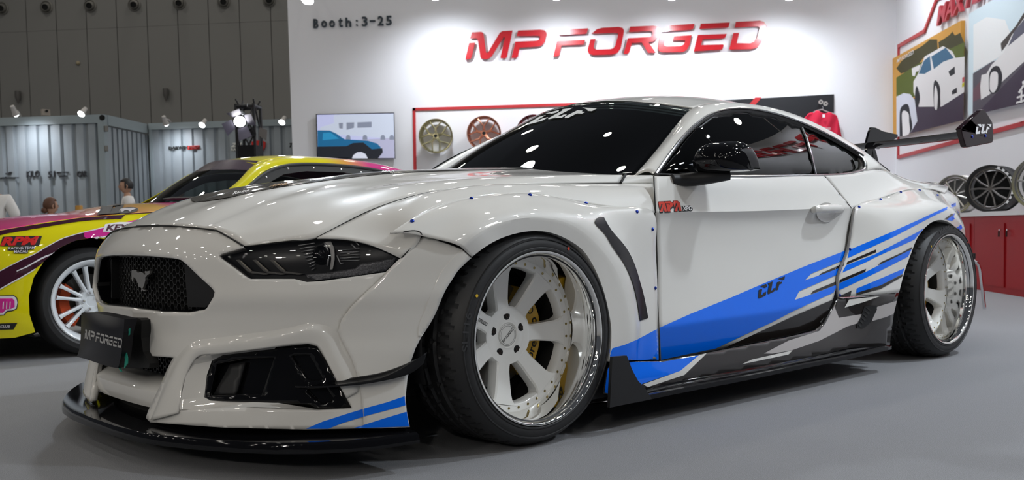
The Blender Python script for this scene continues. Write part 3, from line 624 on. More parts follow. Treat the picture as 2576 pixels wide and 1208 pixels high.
# -- lower intake, white lip and splitter
def lpt(y, z, test):
    z0 = z+.265
    if test: return abs(y) < .40 and .20 < z0 < .335
    return V(float(plan(y))+.075, y, z0)
hexmesh('intake_mesh', lpt, .84, .16, .0125, .0017, meshm, car)
MB().add([V(float(plan(y))+.10, y, z) for z in (.14, .36) for y in np.linspace(-.46, .46, 13)], grid_fs(2, 13)).build('intake_back', gap, car)
yy = list(np.linspace(-.40, 0, 10))
lipG = np.array([[(plan(y)+.09, y, .232), (plan(y)+.02, y, .225), (plan(y)-.018, y, .207), (plan(y)-.024, y, .199), (plan(y)-.024, y, .168), (plan(y)-.018, y, .148), (plan(y)+.06, y, .138)] for y in yy])
panel('bumper_lip', weld_sym(lipG), paint, car, 0, False, to=(-5, 0, .6))
sp = [(-1.006, 0), (-1.003, .19), (-.985, .34), (-.958, .44), (-.91, .56), (-.846, .69), (-.785, .79), (-.712, .873), (-.64, .925), (-.57, .955), (-.45, .978), (-.44, .95), (-.44, .60), (-.60, .45), (-.70, 0)]
ring = [V(x, -y, 0) for x, y in sp]; full = ring+[V(p.x, -p.y, 0) for p in ring[1:-1][::-1]]
mb = MB(); n = len(full)
def zt_(p): return .104+.012*max(0, abs(p.y)-.75)
prof = [(0, .074, 1.0), (0, .084, 1.0), (0, .098, .996), (0, .104, .988)]
vs = []
for k, (dz, z, sc) in enumerate(prof): vs += [V(-.6+(p.x+.6)*sc, p.y*sc, z+.03*max(0, abs(p.y)-.6)**1.5) for p in full]
fs = [(k*n+i, k*n+(i+1) % n, (k+1)*n+(i+1) % n, (k+1)*n+i) for k in range(3) for i in range(n)]
t = tri2d([(p.x, p.y) for p in full]); fs += [tuple(i+3*n for i in q) for q in t]+[q[::-1] for q in t]
mb.add(vs, fs).build('splitter', black, car, 30)
MB().add([V(float(plan(y))+.05, y, z) for z in (.08, .16) for y in np.linspace(-.85, .85, 25)], grid_fs(2, 25)).build('splitter_riser', gap, car)
# -- raised surround of the fog-lamp recess
so_ = [(372, 1058), (405, 965), (440, 893), (475, 858), (540, 845), (640, 832), (740, 815), (800, 808), (838, 818), (858, 853), (882, 898), (897, 938), (906, 975)]
sc_ = [(384, 1056), (424, 965), (456, 902), (487, 873), (545, 861), (640, 849), (740, 833), (793, 827), (822, 838), (843, 872), (868, 922), (888, 967), (899, 985)]
si_ = [(448, 1040), (456, 1000), (466, 950), (490, 905), (530, 892), (620, 882), (690, 873), (775, 865), (800, 872), (818, 902), (838, 940), (858, 978), (872, 1002)]
A_ = [nose(*q, .004) for q in so_]; B_ = [nose(*q, -.010) for q in sc_]; D_ = [nose(*q, -.006) for q in si_]; M_ = [nose((a[0]+b[0])/2, (a[1]+b[1])/2, -.013) for a, b in zip(sc_, si_)]
G = loft([A_, [a*.45+b*.55+V(.001, 0, 0) for a, b in zip(A_, B_)], B_, M_, D_], 66, 4); panel('fog_surround', G, paint, car, .004, True, True, 60)
# -- fog-lamp recess and black insert
FI = [(510, 985), (520, 945), (533, 908), (560, 894), (690, 878), (690, 871), (775, 865), (798, 871), (820, 905), (850, 962), (885, 1026), (800, 1031), (780, 1018), (650, 1012), (530, 1008), (514, 1000)]
fo = [(455, 1005), (466, 950), (474, 920), (490, 905), (530, 892), (690, 873), (690, 873), (775, 865), (798, 871), (820, 905), (850, 962), (885, 1026), (800, 1031), (720, 1028), (640, 1024), (452, 1031)]
fi = [(514, 1000), (520, 945), (533, 908), (560, 894), (600, 889), (690, 878), (690, 872), (775, 866), (798, 872), (820, 906), (850, 963), (884, 1026), (800, 1030), (700, 1014), (640, 1012), (530, 1008)]
o_ = [nose(u, v, -.006) for u, v in fo]; i_ = [nose(u, v, .03) for u, v in fi]; o_.append(o_[0]); i_.append(i_[0])
G = np.array([[tuple(q) for q in r] for r in (o_, [a*.5+b*.5+V(.004, 0, 0) for a, b in zip(o_, i_)], i_)], float)
panel('recess_wall', G, paint, car, 0, True, True, 40)
zf = lambda pts: [(500+x/6.04, 850+y/6.04) for x, y in pts]
vs, fs = trim_nose(FI, [zf([(250, 400), (700, 320), (1150, 300), (1000, 850), (150, 880)]), zf([(1400, 270), (1680, 260), (1900, 640), (1650, 640)]), zf([(1640, 780), (1940, 760), (2060, 930), (1860, 1000)])], 9, .03)
panel('fog_frame', (vs, fs), black, car, .015, True, False)
for poly, d in ((zf([(235, 385), (720, 300), (1190, 270), (1060, 900), (130, 900)]), .06), (zf([(1380, 250), (1700, 250), (1930, 660), (1640, 660)]), .045), (zf([(1620, 770), (1960, 740), (2100, 940), (1840, 1020)]), .045)):
    vs, fs = trim_nose(poly, (), 14, d); panel('fog_insert', (vs, fs), black, car, 0, True, False)
for poly in (zf([(480, 400), (700, 370), (560, 870), (220, 870)]), zf([(1150, 300), (1260, 380), (1120, 880), (960, 860)])):
    vs, fs = trim_nose(poly, (), 14, .042); panel('fog_slat', (vs, fs), satin, car, .01, True, False)
# -- canard blade
ci = [nose(u, v, o) for u, v, o in [(790, 968, .02), (849, 957, -.002), (899, 948, -.012), (948, 940, -.013), (986, 929, -.013), (1028, 912, -.013), (1050, 900, -.02)]]
co = [nose(u, v, o) for u, v, o in [(738, 971, .0), (800, 972, -.035), (859, 968, -.05), (916, 961, -.06), (961, 951, -.065), (1020, 922, -.07), (1074, 886, -.075)]]
cb = [co[0]+V(0, 0, -.004), co[1]+V(0, 0, -.005), co[2]+V(.002, 0, -.005), nose(922, 966, -.058), nose(972, 957, -.06), nose(1036, 938, -.062), nose(1066, 914, -.068)]
G = loft([ci, [(a+b)/2+V(0, 0, -.004) for a, b in zip(ci, co)], co, cb], 31, 4, (2,))
panel('canard', G, black, car, .004, True, False)
# -- headlamp
zh = lambda pts: [(540+x/5.367, 590+y/5.367) for x, y in pts]
HLP = [(612, 621), (597, 626), (556, 638), (550, 643), (554, 649), (621, 698), (630, 702), (740, 702), (753, 705), (772, 710), (814, 707), (970, 685), (1008, 652), (981, 636), (939, 619), (897, 604), (876, 600), (834, 598), (797, 597), (750, 603), (687, 610)]
vs, fs = trim_nose(HLP, (), 12, .034); panel('headlamp_housing', (vs, fs), mat('lamp_black', (.008, .008, .009), .3), car, 0, True, False)
lo_ = [nose(u, v) for u, v in HLP]; li = [nose(u, v, .034) for u, v in HLP]; lo_.append(lo_[0]); li.append(li[0])
vs = lo_+li; fs = face_out(vs, grid_fs(2, len(lo_))); mesh('headlamp_rim', vs, fs, gap, car, 30); mesh('headlamp_rim', [V(p.x, -p.y, p.z) for p in vs], [f[::-1] for f in fs], gap, car, 30)
def lampbit(name, poly, d, m, th=.004, step=6):
    vs, fs = trim_nose(zh(poly), (), step, d); return panel(name, (vs, fs), m, car, th, True, False)
greyb = mat('lamp_grey', (.26, .25, .23), .35); silver = mat('lamp_silver', (.85, .85, .85), .2, .7)
for dx in (0, 225, 455):
    lampbit('lamp_bar', [(285+dx, 345), (330+dx, 340), (390+dx, 400), (500+dx, 495), (750+dx, 530), (690+dx, 545), (500+dx, 530), (440+dx, 500), (340+dx, 400)], .022, greyb)
    lampbit('lamp_light_guide', [(335+dx, 352), (352+dx, 352), (410+dx, 410), (500+dx, 488), (490+dx, 497), (400+dx, 420)], .018, mat('lamp_guide', (.7, .64, .52), .3))
lampbit('lamp_reflector', [(1490, 100), (1570, 95), (1615, 190), (1620, 330), (1595, 470), (1555, 475), (1575, 330), (1560, 200)], .016, mat('lamp_frost', (.85, .85, .82), .4))
lampbit('lamp_ring', [(1470, 110), (1500, 105), (1535, 200), (1545, 330), (1530, 420), (1510, 420), (1515, 330), (1505, 200)], .018, silver)
for k in range(9):
    y0 = 120+k*42; lampbit('lamp_rib', [(1120+k*22, y0+22), (1350, y0-10), (1355, y0), (1130+k*22, y0+32)], .024, silver, .002)
for k in range(5): lampbit('lamp_rib', [(1690, 200+k*38), (1960, 190+k*38), (1960, 198+k*38), (1690, 210+k*38)], .024, silver, .002)
lampbit('lamp_rib', [(1640, 280), (1655, 275), (1700, 385), (1740, 380), (1740, 392), (1690, 400)], .022, silver, .002)
lampbit('lamp_rib', [(1830, 130), (1850, 120), (1920, 190), (1900, 195)], .022, silver, .002); lampbit('lamp_rib', [(1880, 90), (1900, 90), (1960, 150), (1945, 155)], .022, silver, .002)
lampbit('side_reflector', [(1220, 540), (1500, 520), (1760, 480), (1900, 455), (1970, 395), (2200, 360), (2450, 310), (2410, 400), (2310, 490), (1900, 560), (1340, 620), (1290, 590)], .010, mat('reflector_grey', (.26, .26, .27), .35, .3, noise=(260, .5)))
pc = nose(*zh([(1440, 290)])[0], .02); mb = MB().lathe([(0, -.012), (.012, -.010), (.022, -.003), (.027, .008), (.030, .012)], 24, Matrix.Translation(pc) @ Matrix.Rotation(-.75, 4, 'Z') @ Matrix.Scale(1, 4))
mb.build('lamp_projector', black, car); MB().lathe([(0, -.012), (.012, -.010), (.022, -.003), (.027, .008), (.030, .012)], 24, Matrix.Translation((pc.x, -pc.y, pc.z)) @ Matrix.Rotation(.75+PI, 4, 'Z')).build('lamp_projector', black, car)
vs, fs = trim_nose(HLP, (), 12, .003); panel('headlamp_lens', (vs, fs), thin_glass('lamp_lens', (.75, .75, .76)), car, 0, True, False)
# -- number-plate cover, bracket and green strap
pcv = [px(u, v, x=x) for u, v, x in [(205, 787, -.955), (260, 791, -.96), (315, 802, -.965), (330, 803, -.955)]]
cl = mat('plate_vinyl', (.007, .007, .011), .42, spec=.4)
top = [px(205, 787, x=-.955), px(230, 787, x=-.962), px(262, 792, x=-.962), px(313, 803, x=-.962)]
m1 = [px(204, 815, x=-.962), px(228, 818, x=-.985), px(262, 825, x=-.985), px(311, 836, x=-.97)]
m2 = [px(202, 862, x=-.962), px(226, 866, x=-.985), px(261, 876, x=-.985), px(306, 885, x=-.97)]
bo = [px(193, 898, x=-.958), px(220, 905, x=-.968), px(258, 918, x=-.968), px(297, 927, x=-.96)]
bk = [p+V(.035, 0, .004) for p in bo]; tk = [p+V(.04, 0, 0) for p in top]
G = loft([tk, top, m1, m2, bo, bk], 25, 5, (1, 4)); pl = panel('plate_cover', G, cl, car, 0, False, False, to=(-6, -2, .6)); pl['label'] = 'black vinyl number plate cover'
G = np.array([[q for q in r] for r in [[tk[-1], top[-1]], [m1[-1]+V(.03, 0, 0), m1[-1]], [m2[-1]+V(.03, 0, 0), m2[-1]], [bk[-1], bo[-1]]]], float); panel('plate_cover_side', G, cl, car, 0, False, False)
PLB = BVHTree.FromPolygons([v.co.copy() for v in pl.data.vertices], [tuple(q.vertices) for q in pl.data.polygons])
LG = MB(); zl = lambda x, y: (180+x/5.254, 770+y/5.254)
for g in LOGO_N:
    pts = []
    for x, z in g:
        u, v = zl(172+x*495, 430+x*130-z*132); d = Vector(ray(u, v)).normalized(); r = PLB.ray_cast(Vector(CAM), d); pts.append((r[0] if r[0] else px(u, v, x=-.985))-d*.003)
    LG.add(pts, tri2d(g))
LG.build('plate_lettering', mat('grey_print', (.42, .42, .41), .6), car, 60)
bkt = [px(u, v, x=-.90) for u, v in [(318, 800), (350, 801), (356, 806), (355, 850), (360, 885), (376, 915), (375, 927), (312, 927), (300, 860)]]
v, f = extrude_flat(bkt, tri2d([(p.y, p.z) for p in bkt]), (1, 0, 0), .03); mesh('plate_bracket', v, f, mat('bracket_plastic', (.012, .012, .012), .6), car)
gr_ = mat('green_strap', (.02, .30, .22), .6)
for poly in ([(320, 833), (326, 826), (325, 842), (318, 850)], [(312, 888), (315, 879), (320, 900), (320, 915), (312, 927), (314, 905)], [(297, 925), (301, 927), (306, 935), (303, 935)]):
    mesh('plate_strap', *extrude_flat([px(u, v, x=-.955) for u, v in poly], tri2d(poly), (1, 0, 0), .003), gr_, car)
# -- side skirt (coloured) and black blade
def ysk(x, z):
    y = np.interp(z, [.05, .10, .16, .22, .28, .34, .45], [.995, .995, .992, .978, .962, .952, .955]); w = min(1, max(0, (x-1.75)/.35)); w = w*w*(3-2*w)
    return float(y*(1-w)+w*np.interp(z, [.05, .12, .2, .3, .4], [1.005, 1.012, 1.018, 1.024, 1.026]))
def skirt(u, v, o=0):
    y = .97
    for _ in range(12): p = px(u, v, y=-y-o); y = .5*y+.5*ysk(p.x, p.z)
    return px(u, v, y=-y-o)
SK = [(1518, 990), (1527, 930), (1535, 912), (1572, 910), (1657, 909), (1780, 888), (1900, 864), (1990, 846), (2050, 831), (2072, 813), (2092, 779), (2107, 750), (2150, 749), (2262, 735), (2255, 760), (2248, 792), (2238, 872), (2145, 874), (1993, 909), (1814, 941), (1640, 980), (1560, 1000)]
p2, fs = fill(SK, (), 11); vs = [skirt(u, v) for u, v in p2]
n_b = len(BODY_V); panel('side_skirt', (vs, fs), brown, car, .006, smooth=60)
BVH = BVHTree.FromPolygons(BODY_V[n_b:], BODY_F[-len(fs):] and [[i-n_b for i in f] for f in BODY_F[-len(fs):]], epsilon=0)
z6 = lambda pts: [(1480+x/1.9485, 420+y/1.9485) for x, y in pts]
decal('blue_stripe', [(1520, 988), (1528, 930), (1536, 913), (1572, 911), (1657, 910)]+z6([(355, 958), (540, 925), (450, 1000), (265, 1063)])+[(1560, 998)], blue, car)
decal('white_stripe', z6([(540, 925), (582, 912), (470, 1020), (290, 1080), (268, 1066), (450, 1000)]), paint, car)
decal('white_stripe', z6([(860, 915), (980, 852), (1130, 805), (1160, 770)])+[(2093, 781), (2098, 770), (2110, 800), (2170, 790), (2162, 812), (2130, 822), (2100, 838), (2060, 858), (1990, 882), (1942, 890)], mat('pale_grey_vinyl', (.42, .39, .38), .3, 0, 1, .02), car)
decal('white_stripe', z6([(750, 968), (800, 945), (1000, 900), (980, 920)]), paint, car)
z8 = lambda pts: [(2080+x/5.25, 690+y/5.25) for x, y in pts]
decal('white_stripe', z8([(292, 335), (700, 290), (480, 370), (230, 442)]), paint, car, .002)
decal('pale_stripe', z8([(660, 430), (920, 350), (880, 520), (780, 565), (590, 620)]), MATS['pale_grey_vinyl'], car, .002)
decal('skirt_vent', z8([(490, 430), (560, 412), (650, 415), (655, 470), (570, 640), (470, 720), (390, 710), (385, 670), (440, 570)]), mat('vent_black', (.005, .005, .006), .5), car, .003, 6)
for k in range(6): decal('skirt_vent_rib', z8([(500-20*k, 440+45*k), (530-20*k, 440+45*k), (580-26*k, 480+42*k), (560-26*k, 490+42*k)]), meshm, car, .005, 8)
gp = [skirt(u, v, .001) for u, v in [(2110, 750), (2180, 746), (2260, 736)]]; seam('panel_gap', gp, chrome, car, .002)
bwp = [(1600, 1014), (1634, 1006), (1839, 965), (1990, 934), (2140, 903), (2200, 889), (2243, 879)]
ob_ = [px(u, v, y=-1.04) for u, v in bwp]; ot = [p+V(0, 0, .016) for p in ob_]; otb = [p+V(0, .012, .019) for p in ob_]
it = [skirt(u, v) for u, v in [(1600, 985), (1640, 974), (1814, 937), (1993, 905), (2130, 878), (2190, 872), (2240, 869)]]
it = [p+V(0, .004, 0) for p in it]; ibk = [V(p.x, -.80, p.z-.035) for p in ob_]
G = loft([it, [a*.5+b*.5+V(0, 0, -.006) for a, b in zip(it, otb)], otb, ot, ob_, ibk], 49, 4, (2, 3, 4))
panel('skirt_blade', G, black, car, .004, True, False)
fin = [(1541, 898), (1577, 895), (1590, 930), (1605, 958), (1622, 976), (1640, 1004), (1534, 1026)]
fv = [px(u, v, y=-1.045) for u, v in fin]
for s in (1, -1):
    vv = [V(p.x, s*p.y, p.z) for p in fv]; v, f = extrude_flat(vv, tri2d([(p.x, p.z) for p in fv]), (0, s, 0), .012); o = mesh('skirt_fin', v, f, satin, car, 30)
MB().box((1.2, 0, .13), (2.0, 1.86, .06)).build('floor_pan', satin, car)
# -- wheels
white_rim = mat('white_wheel', (.78, .77, .74), .3, 0, 1, .02); polish = mat('polished_lip', (.86, .85, .82), .045, 1); gold = mat('gold_bolt', (.45, .36, .17), .3, 1); yel = mat('yellow_caliper', (.62, .36, .01), .35, 0, .8); steel = mat('disc_steel', (.28, .27, .25), .35, 1)
prof = [(.250, .012), (.262, .006), (.270, .000), (.272, -.0035), (.276, -.0035), (.278, -.001), (.281, -.002), (.292, -.001), (.300, .002), (.3015, -.001), (.305, -.001), (.3065, .005), (.314, .012), (.322, .024), (.328, .036), (.332, .050), (.334, .070)]
tread = [(h, .334-(.008 if any(abs(h-g) < .006 for g in (.095, .15, .205)) else 0)) for h in np.linspace(.075, .225, 26)]
prof = prof+[(r, h) for h, r in tread]+[(.334, .23), (.332, .25), (.326, .268), (.31, .29), (.28, .30), (.25, .285)]
def tyre_mesh():
    n = 288; vs = []; 
    for r, h in prof:
        for k in range(n):
            a = 2*PI*k/n; ph = (k/n*64+(h-.05)*9*(1 if h < .15 else -1)) % 1; rr = r
            if .026 < h < .26 and r > .318 and ph < .13 and not (.100 < h < .145 and k % 2): rr = r-.007
            vs.append((rr*math.cos(a), h, rr*math.sin(a)))
    fs = [(i*n+k, i*n+(k+1) % n, (i+1)*n+(k+1) % n, (i+1)*n+k) for i in range(len(prof)-1) for k in range(n)]
    me = bpy.data.meshes.new('tyre'); me.from_pydata(vs, [], fs); me.materials.append(rubber); me.polygons.foreach_set('use_smooth', [True]*len(fs)); me.set_sharp_from_angle(angle=.5); return me
def to_me(mb, name, m, smooth=30):
    o = mb.build(name, m, None, smooth); me = o.data; bpy.data.objects.remove(o); return me
ME = {}
ME['tyre'] = tyre_mesh()
ME['rim'] = to_me(MB().lathe([(.25, .02), (.263, .012), (.2675, .005), (.2685, .001), (.2665, -.003), (.2620, -.003), (.2580, .001), (.2555, .008), (.2515, .016), (.2475, .030), (.2450, .06), (.2425, .10), (.2400, .118), (.2395, .122)], 96), 'rim', polish, 50)
ME['inner'] = to_me(MB().lathe([(.2395, .122), (.235, .13), (.235, .27), (.25, .29)], 64), 'inner_barrel', mat('barrel_dark', (.05, .05, .05), .5, .6))
ME['ring'] = to_me(MB().lathe([(.2395, .122), (.238, .1215), (.222, .1225), (.2165, .126), (.213, .135), (.213, .16)], 96), 'face_ring', white_rim)
def hh(r): return .152-.030*min(1, max(0, (r-.08)/.135))**1.3
so = [(.086, .0300), (.092, .0280), (.100, .0270), (.115, .0270), (.15, .0305), (.185, .0345), (.200, .0385), (.210, .046), (.2165, .057)]
vs = []; 
for r, w in so: vs += [V(r, hh(r)+.045, -w*.96), V(r, hh(r)+.005, -w), V(r, hh(r), -w+.005), V(r, hh(r), w-.005), V(r, hh(r)+.005, w), V(r, hh(r)+.045, w*.96)]
ME['spoke'] = to_me(MB().add(vs, grid_fs(len(so), 6)), 'spoke', white_rim, 35)
ME['hub'] = to_me(MB().lathe([(.0, .158), (.036, .158), (.041, .1535), (.046, .1555), (.066, .1555), (.080, .150), (.092, .1515), (.096, .19)], 64), 'hub', white_rim)
ME['cap'] = to_me(MB().lathe([(0, .1545), (.033, .1545), (.0355, .1565), (.0355, .16)], 48), 'centre_cap', mat('cap_white', (.72, .71, .68), .4))
mb = MB()
for r in (.0335, .0288): mb.lathe([(r, .1542), (r+.0009, .1542)], 64)
for g in LOGO_N: mb.add([Matrix.Rotation(-.72, 4, 'Y') @ V(-.030+x*.060, .1540, -.0045+z*.009) for x, z in g], tri2d(g))
ME['capmark'] = to_me(mb, 'cap_lettering', satin)
mb = MB()
for g in LOGO_N: mb.add([Matrix.Rotation(-2*PI*3/7, 4, 'Y') @ V(.178-x*.080, hh(.178-x*.080)-.0012, -.004-z*.011+.011) for x, z in g], tri2d(g))
ME['spokemark'] = to_me(mb, 'spoke_lettering', satin)
ME['lugshade'] = to_me(MB().lathe([(0, .1548), (.0125, .1548), (.0135, .1556)], 20), 'lug_shade_disc', gap)  # dark disc proud of the hub, painted shade in place of a recess
ME['nut'] = to_me(MB().lathe([(0, .1535), (.004, .1535), (.0042, .1525), (.0072, .1530), (.0078, .1550)], 6), 'lug_nut', mat('nut_dark', (.05, .04, .035), .3, .8))
ME['bolt'] = to_me(MB().lathe([(0, .1175), (.0022, .1175), (.0024, .1165), (.0042, .1168), (.0046, .122)], 12), 'rim_bolt', gold)
ME['valve'] = to_me(MB().lathe([(0, .10), (.004, .10), (.004, .13)], 10), 'valve', satin)
mb = MB(); tv, tf = text2d('SL116', 1, .01)
def on_sidewall(tv, a0, a1, r0, r1): return [V((r0+(r1-r0)*z)*math.cos(a0+(a1-a0)*x), -.0030+.0035*((r0+(r1-r0)*z)-.285)**2*900, (r0+(r1-r0)*z)*math.sin(a0+(a1-a0)*x)) for x, z in tv]
mb.add(on_sidewall(tv, 3.18, 2.80, .289, .310), tf); ME['tyretext_f'] = to_me(mb, 'tyre_lettering', mat('raised_rubber', (.035, .035, .036), .45))
mb = MB(); tv, tf = text2d('MARSWAY', 1, .01); mb.add(on_sidewall(tv, 1.95, 1.25, .290, .310), tf); ME['tyretext_r'] = to_me(mb, 'tyre_lettering', MATS['raised_rubber'])
ME['dot_y'] = to_me(MB().lathe([(0, -.0032), (.005, -.0032)], 14, Matrix.Translation((.292*math.cos(2.62), 0, .292*math.sin(2.62)))), 'tyre_mark', mat('yellow_dot', (.7, .45, .02), .6))
ME['dot_r'] = to_me(MB().lathe([(0, -.0028), (.005, -.0028)], 14, Matrix.Translation((.296*math.cos(1.15), 0, .296*math.sin(1.15)))), 'tyre_mark', mat('red_dot', (.6, .05, .02), .6))
ME['disc'] = to_me(MB().lathe([(.07, .225), (.17, .225), (.172, .23), (.172, .25), (.07, .25)], 64), 'brake_disc', steel)
def arcbox(r0, r1, a0, a1, h0, h1, n=14):
    mb = MB(); vs = []
    for i in range(n+1):
        a = a0+(a1-a0)*i/n; e = min(i, n-i)/n; q = 1-.35*max(0, .12-e)/.12
        for r, h in ((r0, h1), (r0+.008, h0), (r1-.012, h0), (r1*q+r1*(1-q)*.93, h1)): vs.append(V(r*math.cos(a), h, r*math.sin(a)))
    return mb.add(vs, grid_fs(n+1, 4)+[(0, 1, 2, 3), tuple(n*4+k for k in (3, 2, 1, 0))])
ME['caliper'] = to_me(arcbox(.105, .185, -.95, 1.0, .188, .26), 'caliper', yel)
tv, tf = text2d('brembo', 1, .02)
def arc_text(tv, a0, a1, r0, r1, h): return [V((r0+(r1-r0)*z)*math.cos(a0+(a1-a0)*x), h, (r0+(r1-r0)*z)*math.sin(a0+(a1-a0)*x)) for x, z in tv]
mb = MB(); mb.add(arc_text(tv, -.62, .30, .160, .130, .1868), tf); mb.lathe([(.010, .1868), (.0135, .1868)], 24, Matrix.Translation((.146*math.cos(.5), 0, .146*math.sin(.5)))); ME['caltext'] = to_me(mb, 'caliper_lettering', satin)
def wheel(x, y, s, rear=False):
    # the rim is the part; tyre, spokes, cap, nuts and bolts are its pieces
    rim = ob('wheel', ME['rim'], car); rim.location = (x, y, .334); rim.scale = (1, -s, 1) if s > 0 else (1, 1, 1)
    if rear: rim.rotation_euler = (0, .30, 0)
    for k, nm in (('tyre', 'tyre'), ('inner', 'inner_barrel'), ('ring', 'face_ring'), ('hub', 'hub'), ('cap', 'centre_cap'), ('capmark', 'cap_lettering'), ('spokemark', 'spoke_lettering'), ('valve', 'valve'), ('tyretext_r' if rear else 'tyretext_f', 'tyre_lettering'), ('dot_y', 'tyre_mark'), ('dot_r', 'tyre_mark')):
        if rear and k == 'spokemark': continue
        c = ob(nm, ME[k], rim)
        if k == 'valve': c.location = (.222*math.cos(1.85), 0, .222*math.sin(1.85))
        if k == 'tyretext_r': c.rotation_euler = (0, -.30, 0)
    for i in range(7): c = ob('spoke', ME['spoke'], rim); c.rotation_euler = (0, -2*PI*i/7, 0)
    for i in range(5): a = 2*PI*i/5+.35; c = ob('lug_nut', ME['nut'], rim); c.location = (.062*math.cos(a), 0, .062*math.sin(a)); c = ob('lug_shade_disc', ME['lugshade'], rim); c.location = (.062*math.cos(a), 0, .062*math.sin(a))
    for i in range(35): a = 2*PI*(i+.5)/35; c = ob('rim_bolt', ME['bolt'], rim); c.location = (.2275*math.cos(a), 0.004, .2275*math.sin(a))
    sc = (1, -1, 1) if s > 0 else (1, 1, 1)
    d = ob('brake_disc', ME['disc'], car); d.location = (x, y, .334); d.scale = sc
    c = ob('brake_caliper', ME['caliper'], car); c.location = (x, y, .334); c.scale = sc; t = ob('caliper_lettering', ME['caltext'], c)
wheel(0, -1.0, -1); wheel(2.72, -1.014, -1, True); wheel(0, 1.0, 1); wheel(2.72, 1.014, 1, True)
# -- door mirror
def mirror(s):
    c = px(1822, 400, y=-1.0); rows = []
    # housing: closed loft of upright sections from root to tip along -y
    for t in np.linspace(0, 1, 13):
        y = -.893-.192*t; k = math.sin(PI*min(1, .10+.90*t))**.45 if t < .98 else .12
        k = (1-abs(2*t-1)**3.2)**.42 if 0 < t < 1 else .05; top = c.z-.040+.110*k*(1-.10*t); bot = c.z-.045+.006*(1-k); xf = c.x-.10*k+.045*t; xb = c.x+.055+.045*t
        rows.append([V(xb, y, bot), V(xb, y, (top+bot)/2), V(xb-.010, y, top-.006*k), V(xb-.06, y, top), V(xf+.025, y, top-.020*k), V(xf, y, (top+bot)/2-.01), V(xf+.012, y, bot+.012*k), V(xb-.05, y, bot), V(xb, y, bot)])
    G = loft(rows, 49, 3); a, b = G.shape[:2]; vs = [V(p[0], s*p[1]*-1 if s > 0 else p[1], p[2]) for p in G.reshape(-1, 3)]
    mesh('mirror_housing', vs, grid_fs(a, b), black, car, 40)
    arm = [px(1690, 452, y=-.872), px(1735, 452, y=-.90), px(1785, 446, y=-.95), px(1835, 440, y=-1.0)]
    arm = [V(p.x, -p.y if s > 0 else p.y, p.z) for p in spl_v(arm, 14)]; MB().tube(arm, [.020+.006*math.sin(PI*i/13) for i in range(14)], 12).build('mirror_arm', satin, car)
mirror(-1); mirror(1)
# -- door handle
for s in (1, -1):
    hp = [px(u, v, y=-y) for u, v, y in [(2045, 529, .918), (2052, 527, .945), (2070, 526, .952), (2095, 525, .953), (2112, 525, .945), (2117, 526, .918)]]
    hp = [V(p.x, p.y*s, p.z) for p in spl_v(hp, 24)]; o = MB().tube(hp, [.014+.005*math.sin(PI*i/23) for i in range(24)], 12).build('door_handle', paint, car)
    dish = MB(); cc = px(2078, 532, y=-.9215); vs = [V(cc.x+.078*math.cos(a)*k, (cc.y-.0015*k+.010*(1-k))*s, cc.z-.004+.042*math.sin(a)*k) for k in (1, .8, .5, .1) for a in np.linspace(0, 2*PI, 33)]
    mesh('handle_bowl', vs, grid_fs(4, 33), mat('bowl_white', (.6, .59, .57), .3, 0, 1), car, 50)
# -- rear wing
wg = [(3.18, 1.125), (3.22, 1.108), (3.32, 1.098), (3.44, 1.112), (3.52, 1.135), (3.535, 1.145), (3.44, 1.128), (3.32, 1.118), (3.22, 1.126)]
mb = MB(); yy = np.linspace(-.86, .86, 25); vs = [V(x, y, z-.012+.02*(y/.86)**2) for y in yy for x, z in wg]; n = len(wg)
mb.add(vs, [(i*n+k, i*n+(k+1) % n, (i+1)*n+(k+1) % n, (i+1)*n+k) for i in range(24) for k in range(n)]).build('wing_blade', black, car, 40)
ep = [(2418, 322), (2424, 316), (2468, 277), (2474, 275), (2479, 278), (2496, 305), (2498, 312), (2499.5, 352), (2497, 359), (2436, 371), (2430, 369), (2420, 335)]
for s in (1, -1):
    pv = [px(u, v, y=-.875) for u, v in ep]; vv = [V(p.x, p.y*s, p.z) for p in pv]; v, f = extrude_flat(vv, tri2d([(p.x, p.z) for p in pv]), (0, s, 0), .03)
    o = mesh('wing_endplate', v, f, mat('endplate_gloss', (.010, .002, .004), .04, spec=.25), car, 30); b = o.modifiers.new('round', 'BEVEL'); b.width = .006; b.segments = 3; b.harden_normals = True
E1 = lambda x, y: px(2380+x/8.63, 260+y/8.63, y=-.8765)
mark('endplate_lettering', CLF_N, E1(637, 665), E1(965, 635), E1(655, 460), whitev, car, .001)
for x, y in ((572, 725), (858, 705)): MB().lathe([(0, -.004), (.007, -.003), (.009, 0)], 12, Matrix.Translation(E1(x, y))).build('endplate_bolt', bluem, car)
for s in (-1, 1):
    for pl in ([(3.26, .99), (3.31, .985), (3.325, 1.09), (3.27, 1.12), (3.262, 1.09)], [(3.36, .98), (3.42, .97), (3.37, 1.07), (3.345, 1.10), (3.325, 1.09), (3.345, 1.03)], [(3.262, 1.09), (3.40, 1.09), (3.62, 1.168), (3.625, 1.185), (3.45, 1.195), (3.36, 1.212), (3.315, 1.212), (3.285, 1.17), (3.262, 1.12)]):
        MB().prism(pl, .014, Matrix.Translation((-.02, s*.30, 0))).build('wing_support', black, car)
